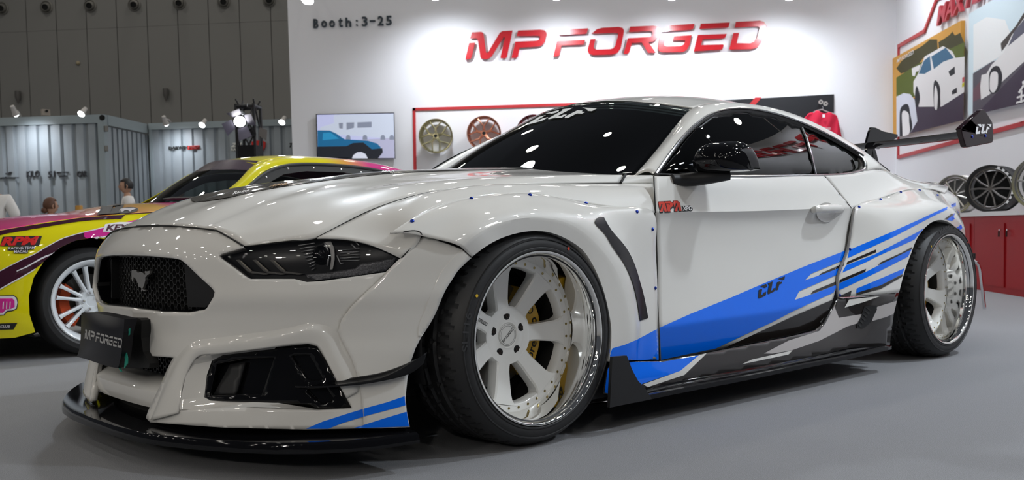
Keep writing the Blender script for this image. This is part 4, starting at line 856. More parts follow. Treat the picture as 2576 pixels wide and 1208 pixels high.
# -- black vinyl on the hood bulge, with small prints
hb_ = BVHTree.FromPolygons([Vector(p) for p in hood_n.reshape(-1, 3)], grid_fs(*hood_n.shape[:2]))
def hoodpt(x, y, l=.002):
    r = hb_.ray_cast(V(x, y, 3), V(0, 0, -1))
    if r[0] is None: r = hb_.find_nearest(V(x, y, .85))
    return r[0]+V(0, 0, l)
ne = []
for u, v in [(548, 503), (580, 497), (610, 491), (660, 480), (730, 468), (800, 458), (870, 449), (960, 439.5), (1100, 432), (1220, 428.5), (1335, 426)]:
    d = Vector(ray(u, v)).normalized(); r = hb_.ray_cast(Vector(CAM), d)
    if r[0] is not None and r[0].y < -.02: ne.append((r[0].x, min(.40, -r[0].y)))
ne = sorted(ne); xs_ = np.linspace(ne[0][0]-.02, .553, 34)
G = np.array([[hoodpt(x, y*np.interp(x, [ne[0][0]-.02]+[q[0] for q in ne], [.03]+[q[1] for q in ne])) for y in np.linspace(-1, 1, 25)] for x in xs_], float)
panel('hood_vinyl', G, mat('hood_black', (.015, .015, .016), .18, 0, .6, .05), car, 0, False, False, to=(0, 0, 30))
def hood_text(s, a, b, c, m):                # small prints on the vinyl, through pixels
    tv, tf = text2d(s, 1, .02, .2); a, b, c = [Vector((*q, 0)) for q in (a, b, c)]; vs = []
    for x, z in tv:
        q = a+(b-a)*x+(c-a)*z; d = Vector(ray(q.x, q.y)).normalized(); r = hb_.ray_cast(Vector(CAM), d); vs.append((r[0] if r[0] else hoodpt(0, -.3))+V(0, -.002, .005))
    mesh('hood_print', vs, tf, m, car)
hood_text('Racing', (583, 495.5), (624, 487.5), (588, 486), whitev); hood_text('FORGED', (676, 474), (722, 468), (690, 467), mat('orange_print', (.45, .22, .03), .5)); hood_text('speed', (775, 459), (806, 455.5), (780, 453.5), whitev); hood_text('MAX', (958, 437.5), (994, 435), (960, 433), whitev)
# name on the windscreen
wbv = BVHTree.FromPolygons([v.co.copy() for v in wind.data.vertices], [tuple(p.vertices) for p in wind.data.polygons])
mb = MB()
for g in CLF_N:
    pts = []
    for x, z in g:
        q = V(1.04+.10*z-.03*abs(.5-x), .16-.36*x, 3); r = wbv.ray_cast(q, V(0, 0, -1)); pts.append((r[0] or V(q.x, q.y, 1.2))+V(-.003, 0, .005))
    mb.add(pts, tri2d(g))
mb.build('windscreen_lettering', mat('glass_print', (.55, .55, .53), .5), car, 60)
# -- cabin: dashboard, seats, steering wheel, roof lining
cab = mat('cabin_black', (.09, .09, .09), .6); cabg = mat('cabin_grey', (.36, .36, .34), .7)
MB().add([V(.72, y, .845) for y in (-.68, .68)]+[V(.98, y, .87) for y in (-.68, .68)]+[V(1.06, y, .80) for y in (-.68, .68)]+[V(1.02, y, .60) for y in (-.68, .68)], [(0, 2, 3, 1), (2, 4, 5, 3), (4, 6, 7, 5)]).build('dashboard', cab, car)
for s in (-1, 1):
    mb = MB(); prof_s = [(1.75, .70), (1.85, .85), (1.93, 1.0), (1.97, 1.10)]; 
    G = loft([[V(x+dx, s*.36+y, z) for (y, dx) in ((-.24, -.06), (-.17, 0), (0, .02), (.17, 0), (.24, -.06))] for x, z in prof_s], 17, 4); panel('seat', G, cabg, car, .09, False, False, 40, to=(-3, s*.36, 1))
    MB().box((1.52, s*.36, .66), (.5, .5, .14)).build('seat_cushion', cabg, car)
MB().lathe([(.175, 0), (.185, .010), (.195, 0), (.185, -.010), (.175, 0)], 32, Matrix.Translation((1.20, -.36, .88)) @ Matrix.Rotation(PI/2-.4, 4, 'Z') @ Matrix.Identity(4)).build('steering_wheel', cab, car)
# ------------------------------------------------------------------ things on the hall wall
noz = mat('nozzle_grey', (.16, .155, .14), .5); dark = mat('nozzle_dark', (.006, .006, .006), .9)
Mh = Matrix((H1.to_4d(), (-H2).to_4d(), V(0, 0, 1).to_4d(), (0, 0, 0, 1))).transposed()
def at_m(p, R): M = R.copy(); M.translation = p; return M
nz = [(6, 21), (117, 18), (227, 14.5), (338, 12), (451, 8), (563, 5), (677, 1)]
words = ['first', 'second', 'third', 'fourth', 'fifth', 'sixth', 'seventh']
for i, (u, v) in enumerate(nz):
    p = hw(u, v, .036); t = thing('jet_nozzle', 'round grey air jet nozzle high on the hall wall, %s from the left' % words[i], 'vent', p, 0, 'air jet nozzles in a row'); 
    R = Mh.copy(); sc = .205
    a_ = MB().lathe([(sc*1.02, 0), (sc, -.03), (sc*.86, -.045), (sc*.80, -.02), (sc*.72, -.015)], 28, R).build('flange', noz, t)
    R2 = R @ Matrix.Rotation(.28, 4, 'Z') @ Matrix.Rotation(.22, 4, 'X')
    MB().lathe([(sc*.72, -.02), (sc*.66, -.10), (sc*.50, -.20), (sc*.46, -.20), (sc*.42, -.10)], 28, R2).build('barrel', noz, t)
    MB().lathe([(0, -.17), (sc*.455, -.175)], 24, R2).build('throat', dark, t)
for u, v, nm in ((50, 243, 'left of the bright spotlight'), (421, 237, 'above the set-back container')):
    p = hw(u, v, .03); t = thing('wall_sconce', 'dark cone shaped wall sconce on the hall wall, '+nm, 'lamp', p, 0, 'cone sconces on the hall wall')
    MB().lathe([(0, .16), (.085, .16), (.085, -.04), (.0, -.26)], 16, Matrix.Translation(H2*.11) @ Matrix.Rotation(PI/2, 4, 'X')).build('shade', mat('sconce', (.10, .095, .09), .5), t)
    MB().box(H2*.04+V(0, 0, .02), (.08, .08, .16)).build('bracket', noz, t)
p = hw(197, 159, .03); t = thing('wall_sensor', 'small cream round sensor on the grey hall wall', 'sensor', p); MB().lathe([(.066, 0), (.064, -.03), (.04, -.07), (0, -.085)], 16, Mh).build('dome', mat('sensor_cream', (.33, .28, .18), .5), t); MB().lathe([(.075, 0), (.075, -.012), (.066, -.015)], 16, Mh).build('ring', noz, t)
# ------------------------------------------------------------------ container booths
contm = mat('container_grey', (.31, .345, .37), .4, noise=(3, .06)); contd = mat('container_frame', (.30, .35, .37), .4)
BX = Matrix((E1d.to_4d(), (-E2d).to_4d(), V(0, 0, 1).to_4d(), (0, 0, 0, 1))).transposed()
def corr(name, o, ex, ey, length, z0, z1, parent, per=.20, mat_=contm):         # corrugated sheet, ribs along ex, depth along ey
    prof = [(0, 0), (.115, 0), (.135, -.045), (.185, -.045)]; vs = []; n = int(length/per); xs = []
    for k in range(n):
        for q, d in prof: xs.append((k*per+q, d))
    xs.append((n*per, 0)); o = Vector(o)
    for x, d in xs:
        for z in (z0, z1): p = o+Vector(ex)*x+Vector(ey)*d; vs.append(V(p.x, p.y, z))
    return mesh(name, vs, face_out(vs, [(2*i, 2*i+2, 2*i+3, 2*i+1) for i in range(len(xs)-1)]), mat_, parent)
D1, D2 = 15.4, 16.9
P1 = C0+FH*D1; c1 = pxp(262, 300, P1, E2d); ztop1 = pxp(262, 288, P1, E2d).z; c1.z = 0
P2 = C0+FH*D2; c2 = pxp(375, 300, P2, E2d); ztop2 = pxp(376, 311, P2, E2d).z; c2.z = 0
t = thing('container_booth', 'grey blue shipping container booth with a corner post and shop names, left', 'container', (0, 0, 0), 0)
zb = pxp(262, 309, P1, E2d).z
corr('corrugated_sheet', c1-E1d*(.08+.2*28), E1d, E2d, .2*28, .12, zb, t)
obox('top_rail', c1-E1d*6.0+E2d*-.12, E1d, E2d, 6.0, .15, zb, ztop1, contd, t); obox('corner_post', c1-E1d*.10-E2d*.10, E1d, E2d, .10, .13, 0, ztop1, contd, t); obox('bottom_rail', c1-E1d*6.0+E2d*-.12, E1d, E2d, 6.0, .14, 0, .12, contd, t)
dd = (c2-c1).dot(-E2d); corr('corrugated_sheet', c1-E2d*.12+E1d*-.01, -E2d, E1d, dd+.2, .12, zb-.05, t, .17); obox('top_rail', c1-E2d*.1-E1d*.10, -E2d, E1d, dd+.1, .12, zb-.03, ztop1, contd, t)
obox('roof', c1-E1d*6.0-E2d*2.4, E1d, E2d, 6.0, 2.3, ztop1-.06, ztop1-.02, contd, t)
MB().lathe([(0, -.01), (.045, -.01), (.045, .01)], 16, at_m(pxp(257, 296, P1+E2d*.03, E2d), BX)).build('corner_casting', dark, t)
for v in (324, 374): MB().box(pxp(268.5, v, P1+E2d*.0, E2d)+E2d*.02, (.05, .05, .09)).build('hinge', noz, t)
t2 = thing('container_booth', 'set-back grey shipping container booth behind the lighting tower', 'container', (0, 0, 0), 0)
zb2 = pxp(376, 327, P2, E2d).z; n2 = 22; corr('corrugated_sheet', c2+E1d*.05, E1d, E2d, .2*n2, .12, zb2, t2); obox('top_rail', c2-E2d*.12, E1d, E2d, 4.6, .16, zb2, ztop2, contd, t2); obox('bottom_rail', c2-E2d*.12, E1d, E2d, 4.6, .14, 0, .12, contd, t2); obox('corner_post', c2-E2d*.1, E1d, E2d, .05, .13, 0, ztop2, contd, t2)
obox('roof', c2-E2d*2.4, E1d, E2d, 4.6, 2.3, ztop2-.06, ztop2-.02, contd, t2)
steelt = mat('brushed_letters', (.10, .10, .11), .3, .7); blk = mat('sign_black', (.008, .008, .008), .5); redsg = mat('sign_red', (.55, .02, .015), .45)
def wall_text(name, s, label, pl, boxpx, m, th=.02, cat='sign', bold=0, shear=0, parent=None, group=None, space=1.0):
    (u0, v0), (u1, v1), (u2, v2) = boxpx      # lower left, lower right, upper left
    tv, tf = text2d(s, 1, bold, shear, space); A, B, C = [pxp(u, v, pl[0], pl[1]) for u, v in ((u0, v0), (u1, v1), (u2, v2))]
    vs, fs = extrude_flat(fit_text(tv, A, B, C), tf, pl[1], th); o = mesh(name, vs, fs, m, parent)
    if parent is None: tag(o, label, cat, group)
    return o
pl1 = (P1+E2d*.005, E2d); pl2 = (P2+E2d*.005, E2d)
def sign(name, label, items, cat='sign'):
    t = thing(name, label, cat)
    for it in items: wall_text('letters', it[0], None, it[1], it[2], it[3], .02, parent=t, bold=it[4] if len(it) > 4 else 0, shear=it[5] if len(it) > 5 else 0)
    return t
sign('shop_name_sign', 'dark metal KILO letters on the left container', [('KILO', pl1, ((68, 447), (101, 445), (68, 431)), steelt, .02)])
sign('shop_name_sign', 'dark metal 51 letters with two small lines on the left container', [('51', pl1, ((122, 447.5), (139, 446), (122, 432)), steelt, .02), ('garage', pl1, ((143, 437), (173, 436), (143, 433)), steelt), ('studio', pl1, ((149, 446), (170, 445), (149, 440.5)), steelt)])
sign('shop_name_sign', 'dark metal square letters nearest the container corner post', [('CAR', pl1, ((195, 446), (220, 445), (195, 431)), steelt, .03)])
sign('shop_name_sign', 'small dark metal two line letters leftmost on the container', [('off', pl1, ((15, 440), (31, 439.5), (15, 433)), steelt, .02), ('performance', pl1, ((2, 451), (48, 450), (2, 445)), steelt)])
t = sign('brand_sign', 'black and red DARWINPRO sign on the set-back container', [('DARWIN', pl2, ((425, 377), (473, 375), (425, 369)), blk, .04), ('PRO', (P2+E2d*.03, E2d), ((476, 374), (500, 373), (476, 368)), mat('sign_darkred', (.2, .01, .01), .5), .03)])
q = [pxp(u, v, P2+E2d*.01, E2d) for u, v in [(473, 376.5), (502, 375), (502, 366), (473, 367.5)]]; mesh('red_plate', *extrude_flat(q, [(0, 1, 2, 3)], E2d, .015), redsg, t)
t = thing('brand_sign', 'white letters and red shield sign partly behind the lighting tower', 'sign'); wall_text('letters', 'ZN', None, pl2, ((581, 371), (607, 370), (583, 360)), mat('sign_white', (.75, .75, .7), .5), .02, parent=t, bold=.04, shear=.2); wall_text('letters', 'RACE', None, pl2, ((582, 380), (606, 379.5), (582, 373)), MATS['sign_white'], .02, parent=t, bold=.02)
q = [pxp(u, v, P2+E2d*.01, E2d) for u, v in [(634, 357), (646, 354), (662, 354), (669, 358), (668, 370), (662, 382), (650, 386), (634, 384)]]; mesh('red_shield', *extrude_flat(q, tri2d([(0, 0)]*0 or [(p.dot(E1d), p.z) for p in q]), E2d, .03), redsg, t)
sign('brand_sign', 'black slanted letter cut off by the white booth wall', [('T', pl2, ((728, 371), (738, 370.5), (729, 360)), blk, .06, .3)])
# spotlights on arms over the containers
bulb = mat('lamp_glow', (1, 1, 1), .5, emit=(.93, .97, 1), es=12); headm = mat('lamp_white_shell', (.5, .48, .46), .4)
def arm_spot(p, base, tgt, r, label, energy, group, size=math.radians(75), blend=.6, es=None):
    t = thing('arm_spotlight', label, 'spotlight', base, 0, group); p = Vector(p)-Vector(base); d = (Vector(tgt)-Vector(base)-p).normalized(); q = d.to_track_quat('-Y', 'Z').to_matrix().to_4x4()
    MB().tube([(0, 0, 0), p*.5+V(0, 0, .06), p-d*.10], .012, 8).build('arm', headm, t)
    MB().lathe([(0, .16), (r*.55, .15), (r*.7, .05), (r, 0), (r*.93, 0)], 20, at_m(p, q)).build('shell', headm, t)
    MB().lathe([(0, -r*.55), (r*.5, -r*.45), (r*.93, .004)], 20, at_m(p, q)).build('bulb', bulb, t)
    l = bpy.data.lights.new('spot_beam', 'SPOT'); l.energy = energy; l.spot_size = size; l.spot_blend = blend; l.shadow_soft_size = r; l.color = (.88, .93, 1)
    o = bpy.data.objects.new('spot_beam', l); COL.objects.link(o); o.location = Vector(base)+p+d*.03; o.rotation_euler = d.to_track_quat('-Z', 'Y').to_euler(); return t
gS = 'spotlights on the container roofs'
for (u, v, P, zt, lab, en, dn) in ((40, 288, P1, ztop1, 'flat glowing spotlight above the shop names, leftmost on the containers', 55, .25), (204, 287, P1, ztop1, 'round glowing spotlight near the container corner post', 22, 1.2), (418, 312, P2, ztop2, 'flat glowing spotlight above the black and red sign', 45, .25), (508, 315, P2, ztop2, 'round glowing spotlight right of the black and red sign', 18, 1.2), (709, 308, P2, ztop2, 'round glowing spotlight beside the white booth wall', 18, 1.2)):
    p = pxp(u, v, P+E2d*.55, E2d); b = pxp(u+12, v, P+E2d*.045, E2d); b.z = zt+.014; arm_spot(p, b, p+(-E2d*.75+V(0, 0, -1)) if dn < 1 else p+(E2d*1.0-RH*.15+V(0, 0, -.9)), .058, lab, en, gS, math.radians(120), 1.0)
for u in (112, 118):
    p = pxp(u, 282, P1-E2d*.2, E2d); 
p = pxp(115, 288, P1-E2d*.1, E2d); t = thing('roof_camera', 'small beige fitting on the left container roof edge', 'fixture', p); MB().box((0, 0, .03), (.12, .08, .10)).build('body', mat('beige_box', (.30, .26, .22), .6), t); MB().lathe([(0, 0), (.02, 0), (.02, .06)], 10, Matrix.Translation((0, -.07, .05))).build('lens', dark, t)
# ------------------------------------------------------------------ lighting tower
DT = 13.0; PT = C0+FH*DT
def tw(u, v, o=0): return pxp(u, v, PT+E2d*o, E2d)
t = thing('lighting_tower', 'black box truss tower carrying a stage lamp behind the yellow car', 'truss', (0, 0, 0)); bt_ = mat('truss_black', (.010, .010, .012), .45)
xa, xb_ = tw(593, 262), tw(645, 266); zt_op = xa.z; xa.z = xb_.z = 0; w_ = (xb_-xa).length*.86; dep = .26; ca = xa; cb_ = xa+E1d*w_; 
cs = [ca, cb_, cb_-E2d*dep, ca-E2d*dep]
for c in cs: MB().tube([c, c+V(0, 0, zt_op)], .022, 8).build('upright', bt_, t)
for k in range(4):
    a1, b1 = cs[k], cs[(k+1) % 4]
    MB().tube([a1+V(0, 0, zt_op-.03), b1+V(0, 0, zt_op-.03)], .024, 8).build('top_bar', bt_, t)
    for j in range(5): z0 = .2+.46*j; MB().tube([a1+V(0, 0, z0 if j % 2 else z0+.46), b1+V(0, 0, z0+.46 if j % 2 else z0)], .012, 6).build('brace', bt_, t)
zsk = tw(600, 366).z; cen_ = (cs[0]+cs[2])/2
mb = MB(); vs = [c+(c-cen_)*.14+V(0, 0, z) for z in (0, zsk) for c in cs]; mb.add(vs, [(0, 1, 5, 4), (1, 2, 6, 5), (2, 3, 7, 6), (3, 0, 4, 7), (4, 5, 6, 7)]).build('cloth_skirt', mat('black_cloth', (.006, .006, .008), .9), t)
t = thing('stage_lamp', 'lit stage lamp with open barn doors on the black truss tower', 'stage lamp', (0, 0, 0))
lc = tw(603, 306, .25); aim = (Vector(CAM)+V(-1.2, 0, -.3)-lc).normalized(); aim = (aim+V(0, 0, -.35)).normalized(); q = aim.to_track_quat('-Y', 'Z').to_matrix().to_4x4()
MB().lathe([(0, .30), (.05, .29), (.085, .20), (.09, .02), (.075, 0)], 24, at_m(lc, q)).build('housing', bt_, t)
MB().lathe([(0, -.002), (.05, -.001), (.074, .004)], 24, at_m(lc, q)).build('lens', mat('stage_glow', (1, 1, 1), .5, emit=(1, .99, .97), es=14), t)
for k in range(4):
    a0 = PI/2*k+.35; mb = MB(); c_, s_ = math.cos(a0), math.sin(a0); tt_ = V(-s_, 0, c_); rr = V(c_, 0, s_)
    vs = [rr*.085-tt_*.065, rr*.085+tt_*.065, rr*.20+tt_*.09+V(0, -.13, 0), rr*.20-tt_*.09+V(0, -.13, 0)]; vs = [at_m(lc, q) @ v for v in vs]; mb.add(*extrude_flat(vs, [(0, 1, 2, 3)], aim, .004)).build('barn_door', mat('barn_door', (.09, .085, .12), .35, .5), t)
MB().tube([lc-aim*.15+RH*.13, lc-aim*.15+RH*.16+V(0, 0, .14), tw(622, 270, .1), tw(622, 262, 0)], .010, 8).build('yoke', bt_, t)
t = thing('clamped_lamp', 'small dark unlit lamp clamped to the right side of the truss tower', 'stage lamp', tw(640, 330, .1))
MB().lathe([(0, .14), (.05, .12), (.06, 0), (.055, 0)], 16, Matrix.Rotation(.9, 4, 'Z') @ Matrix.Rotation(-.4, 4, 'X')).build('housing', bt_, t); q0 = [V(.03, -.05, -.06), V(.15, -.04, -.12), V(.17, -.04, .02), V(.05, -.05, .05)]; MB().add(*extrude_flat(q0, [(0, 1, 2, 3)], (0, 1, 0), .004)).build('barn_door', mat('flap_brown', (.10, .09, .08), .5), t)
# ------------------------------------------------------------------ booth back wall
t = thing('maker_sign', 'big red slanted MP FORGED letters standing off the white wall', 'sign')
names = 'MPFORGED'
for li, gi in enumerate(LOGO_LETTERS):
    mb = MB()
    for g in gi:
        pts = [bw(1140+x/3.1415, 30+y/3.1415, .03) for x, y in LOGO[g]]; mb.add(*extrude_flat(pts, tri2d([(x, -y) for x, y in LOGO[g]]), E2d, .035))
    mb.build('letter', redp, t)
ink = mat('slate_letter', (.03, .045, .06), .45)
t = thing('booth_number', 'dark slate Booth:3-25 letters on the white wall', 'sign')
z1 = lambda x, y, o=.0: bw(730+x/2.685, y/2.685, o)
for ch, x0, x1, y0, y1 in (('B', 160, 192, 192, 130), ('o', 213, 250, 188, 141), ('o', 267, 304, 187, 139), ('t', 329, 356, 185, 124), ('h', 377, 414, 184, 121), (':', 447, 458, 178, 135), ('3', 487, 524, 179, 114), ('-', 540, 577, 149, 139), ('2', 594, 632, 175, 111), ('5', 650, 688, 173, 109)):
    tv, tf = text2d(ch, 1, .015); mesh('letter', *extrude_flat(fit_text(tv, z1(x0, y0), z1(x1, y0-(x1-x0)*.038), z1(x0-1, y1)), tf, E2d, .03), ink, t)
# screen
t = thing('wall_screen', 'flat screen showing a blue car before a white building', 'television')
scr = [(797, 289), (991, 285), (994, 398), (799.5, 398)]
q = [bw(u, v, .05) for u, v in [(796, 287.5), (992, 283.5), (995, 399.5), (798.5, 399.5)]]; mesh('bezel', *extrude_flat(q[::-1], [(0, 1, 2, 3)], E2d, .03), black, t)
def glow(name, c, s=.75): return mat(name, c, .3, emit=c, es=s)
zs = lambda pts: [(740+x/3.788, 270+y/3.788) for x, y in pts]
def flat(name, pts, plane, o, m, parent):
    P = [plane(u, v, o) for u, v in pts]; t_ = tri2d([(x, -y) for x, y in pts]); return mesh(name, P, face_out(P, t_), m, parent)
flat('picture_sky', zs([(216, 72), (948, 58), (958, 484), (226, 480)]), bw, .083, glow('pic_lilac', (.40, .42, .62)), t)
flat('picture_building', zs([(375, 72), (948, 60), (952, 300), (240, 250), (250, 190), (380, 150)]), bw, .085, glow('pic_white', (.42, .46, .55)), t)
for a in ([(425, 150), (465, 148), (462, 205), (430, 200)], [(498, 146), (572, 144), (570, 195), (500, 215)], [(602, 144), (738, 138), (738, 190), (602, 195)]): flat('picture_arcade', zs(a), bw, .087, glow('pic_slate', (.17, .19, .25)), t)
for x in (515, 675, 845, 930): flat('picture_arch', zs([(x-22, 310), (x-22, 285), (x-12, 265), (x+12, 265), (x+22, 285), (x+22, 310)]), bw, .087, MATS['pic_slate'], t)
flat('picture_street', zs([(560, 312), (953, 290), (958, 484), (700, 484)]), bw, .0865, glow('pic_grey', (.33, .33, .45)), t)
flat('picture_car', zs([(222, 220), (340, 222), (400, 250), (480, 305), (700, 318), (790, 345), (825, 380), (815, 430), (800, 484), (226, 480)]), bw, .089, glow('pic_blue', (.01, .10, .22)), t)
flat('picture_car_shade', zs([(224, 375), (500, 370), (560, 340), (660, 335), (740, 400), (840, 390), (845, 430), (800, 484), (226, 480)]), bw, .0895, glow('pic_black', (.012, .014, .02)), t)
flat('picture_car_window', zs([(275, 245), (345, 240), (430, 300), (270, 315)]), bw, .090, glow('pic_cyan', (.02, .20, .38)), t)
flat('picture_tyre', zs([(520, 486), (530, 440), (565, 400), (620, 385), (680, 400), (720, 440), (735, 486)]), bw, .091, MATS['pic_black'], t); flat('picture_wheel', zs([(550, 487), (565, 455), (600, 430), (640, 427), (680, 445), (702, 487)]), bw, .092, glow('pic_rim', (.5, .52, .6)), t)
# red display frame with wheels
def bar(name, a, b, plane, w, o, th, m, parent, nrm):
    A, B = plane(*a, o), plane(*b, o); d = (B-A).normalized(); s = d.cross(Vector(nrm)).normalized()*w/2; P = [A-s-d*w/2, B-s+d*w/2, B+s+d*w/2, A+s-d*w/2]
    vs, fs = extrude_flat(P, [(0, 1, 2, 3)], nrm, th); return mesh(name, vs, face_out(vs, fs[:1])+fs[1:], m, parent)
t = thing('wall_border', 'thin red rectangular frame around the wheels on the white wall', 'frame')
w_ = .045
for a, b in (((1042, 275.5), (1640, 257)), ((1042, 275.5), (1046, 520)), ((1046, 520), (1644, 501)), ((1640, 257), (1644, 501))): bar('frame_bar', a, b, bw, w_, .0, .02, redm, t, E2d)
def show_wheel(name, label, c, R, r, m, lugc, n=5, axis=None, group=None, parts=True, tw_=.18, split=True, style=0):
    t = thing(name, label, 'wheel', c, 0, group); M = axis
    MB().lathe([(r*.93, .02), (r, .0), (r*.985, -.01), (r*.93, -.006), (r*.90, .01), (r*.87, .04), (r*.84, tw_*.8), (r*.86, tw_), (r*.9, tw_)], 40, M).build('rim', m, t)
    MB().lathe([(0, -.0), (r*.17, 0), (r*.20, .015), (r*.20, .06)], 24, M).build('hub', m, t); MB().lathe([(0, -.006), (r*.09, -.005), (r*.10, 0)], 16, M).build('centre_cap', lugc, t)
    for k in range(n):
        a0 = 2*PI*k/n+PI/2
        for s in ((-1, 1) if split else (0,)):
            a1 = a0+s*(PI/n*.62); p0 = V(math.cos(a0+s*.25)*r*.14, .012, math.sin(a0+s*.25)*r*.14); pm = V(math.cos(a0+s*.06)*r*.42, .004, math.sin(a0+s*.06)*r*.42) if style == 0 else None; p1 = V(math.cos(a1)*r*.89, .01, math.sin(a1)*r*.89)
            pts = [p for p in (p0, pm, p1) if p is not None]; MB().tube([M @ p for p in pts], [r*.055, r*.055, r*.045][:len(pts)], 6).build('spoke', m, t)
    return t
goldm = mat('champagne_wheel', (.50, .46, .27), .22, .9); copm = mat('copper_wheel', (.55, .22, .14), .25, .9); rdm = mat('candy_red_wheel', (.16, .006, .010), .12, .8, 1)
for (u, v, r, m, lab) in ((1096, 342, .268, goldm, 'champagne gold wheel, leftmost in the red frame'), (1217, 335, .268, copm, 'copper wheel, second in the red frame'), (1341, 331, .262, rdm, 'dark candy red wheel half hidden by the roof of the white car')):
    c = bw(u, v, .21); show_wheel('display_wheel', lab, c, None, r, m, dark, 5, BX, 'wheels hung in the red frame')
# pegboard and shirt
t = thing('peg_board', 'black perforated peg board with a red diagonal stripe on the white wall', 'board')
q = [bw(u, v, .002) for u, v in [(1740, 257), (2097, 238), (2097, 470), (1740, 489)]]; mesh('board', *extrude_flat(q[::-1], [(0, 1, 2, 3)], E2d, .03), mat('board_black', (.014, .015, .018), .45), t)
zp = lambda x, y: (1780+x/7.155, 220+y/7.155)
q = [bw(*zp(x, y), .032) for x, y in [(855, 182), (972, 180), (800, 380), (680, 380)]]; mesh('red_stripe', *extrude_flat(q[::-1], [(0, 1, 2, 3)], E2d, .004), redm, t)
mb = MB()
for i in range(11):
    for j in range(9):
        p = bw(*zp(1915+i*31.5, 205+j*28-i*.9), .0305); mb.lathe([(0, 0), (.012, 0)], 6, at_m(p, BX))
o = mb.build('perforation', mat('hole_grey', (.05, .053, .06), .7), t); o['kind'] = 'stuff'
t = thing('hook_pair', 'two steel hooks on the black peg board above the red shirt', 'hook', (0, 0, 0))
for x, y in ((2000, 310), (2085, 340)): p = bw(*zp(x, y), .03); MB().tube([p, p+E2d*.10, p+E2d*.16+V(0, 0, .02)], .012, 8).build('prong', chrome, t); MB().lathe([(0, .0), (.035, .0), (.03, .03), (0, .035)], 12, at_m(p+E2d*.15+V(0, 0, .02), BX)).build('knob', mat('nickel', (.6, .58, .54), .3, .8), t)
t = thing('clothes_hanger', 'grey wire hanger holding the red shirt', 'hanger'); hk = lambda x, y, o=.13: bw(*zp(x, y), o)
MB().tube([hk(2060, 345), hk(2075, 350), hk(2080, 375), hk(2060, 400)], .006, 6).build('hook', chrome, t); MB().tube([hk(1900, 450), hk(1980, 415), hk(2060, 398), hk(2150, 440), hk(2290, 480)], .010, 6).build('shoulder_bar', mat('hanger_grey', (.35, .33, .33), .5), t)
shirt = mat('red_cotton', (.58, .012, .05), .8, bump=(25, .3, .02))
t = thing('red_shirt', 'red short sleeved shirt hanging in front of the black board', 'shirt')
top_ = [(1740, 545), (1800, 495), (1900, 440), (1985, 415), (2050, 450), (2120, 465), (2190, 445), (2270, 480), (2320, 505), (2345, 560)]
bot_ = [(1700, 700), (1780, 720), (1860, 960), (1960, 985), (2050, 1000), (2120, 1005), (2200, 1005), (2330, 960), (2370, 850), (2415, 890)]
R_ = []
for k, w in enumerate(np.linspace(0, 1, 7)):
    R_.append([bw(*zp(a[0]*(1-w)+b[0]*w, a[1]*(1-w)+b[1]*w), .10+.06*math.sin(PI*min(1, max(0, (i+.5)/10)))+.012*math.sin(i*2.1+k)) for i, (a, b) in enumerate(zip(top_, bot_))])
G = loft(R_, 37, 3); o = panel('cloth', G, shirt, t, .03, False, False, 60)
q = hk(2090, 512, .215); MB().box(q, (.035, .01, .045), BX.to_3x3()).build('neck_label', mat('label_white', (.85, .82, .85), .7), t)
tv, tf = text2d('MP FORGED', 1, .01, .2); mesh('print', fit_text(tv, hk(2060, 755, .20), hk(2215, 765, .20), hk(2065, 712, .20)), tf, mat('print_pink', (.75, .55, .6), .7), t)
# lamps over the back wall
gB = 'arm spotlights over the booth back wall'
for i, (u, lab) in enumerate(((772, 'glowing round spotlight over the booth number'), (1095, 'spotlight cut by the picture top, second over the back wall'), (1400, 'spotlight over the back wall above the letter F'), (1690, 'spotlight over the back wall above the letter G'), (1985, 'spotlight over the back wall nearest the corner'))):
    p = bw(u, -2 if i == 0 else -8, 1.15); b = bw(u, -60, .0); arm_spot(p, b, p-E2d*.55+V(0, 0, -1.0) if i else p+V(0, 0, -1)+E2d*.7-RH*.3, .11 if i == 0 else .09, lab, 300, gB, math.radians(140), 1.0)
for i, (s_, lab) in enumerate(((1.6, 'added spotlight over the right wall nearest the corner'), (4.0, 'second added spotlight over the right wall from the corner'), (6.4, 'third added spotlight over the right wall from the corner'), (8.8, 'fourth added spotlight over the right wall from the corner'))):  # unseen spotlights added to light the posters and the carpet on the right
    b = COR+E2d*s_+V(0, 0, 4.55); p = b-E1d*1.15+V(0, 0, .12); arm_spot(p, b, p+E1d*.45+V(0, 0, -1.0), .09, lab, 270, 'added arm spotlights over the right wall', math.radians(140), 1.0)
# ------------------------------------------------------------------ right wall
t = thing('wall_border', 'stepped red line frame around the posters on the right wall', 'frame'); zr = lambda x, y: (2230+x/3.02, y/3.02)
for a, b in (((100, 350), (297, 236)), ((297, 236), (390, -8)), ((390, -8), (1100, -420)), ((98, 350), (95, 1195)), ((95, 1195), (1045, 940)), ((1045, 940), (1700, 760))): bar('frame_bar', zr(*a), zr(*b), rw, .05, .0, .025, redm, t, -E1d)
pr = (COR, -E1d)
t = thing('slogan_sign', 'pink red MAX PERFORMANCE letters over the posters', 'sign')
tv, tf = text2d('MAX PERFORMANCE', 1, .02, 0)
A = rw(*zr(402, 200), .02); B_ = rw(*zr(572, 103), .02); C_ = rw(*zr(412, 52), .02); k_ = (B_-A).length; hgt = C_.z-A.z; xm = [v for v in tv]
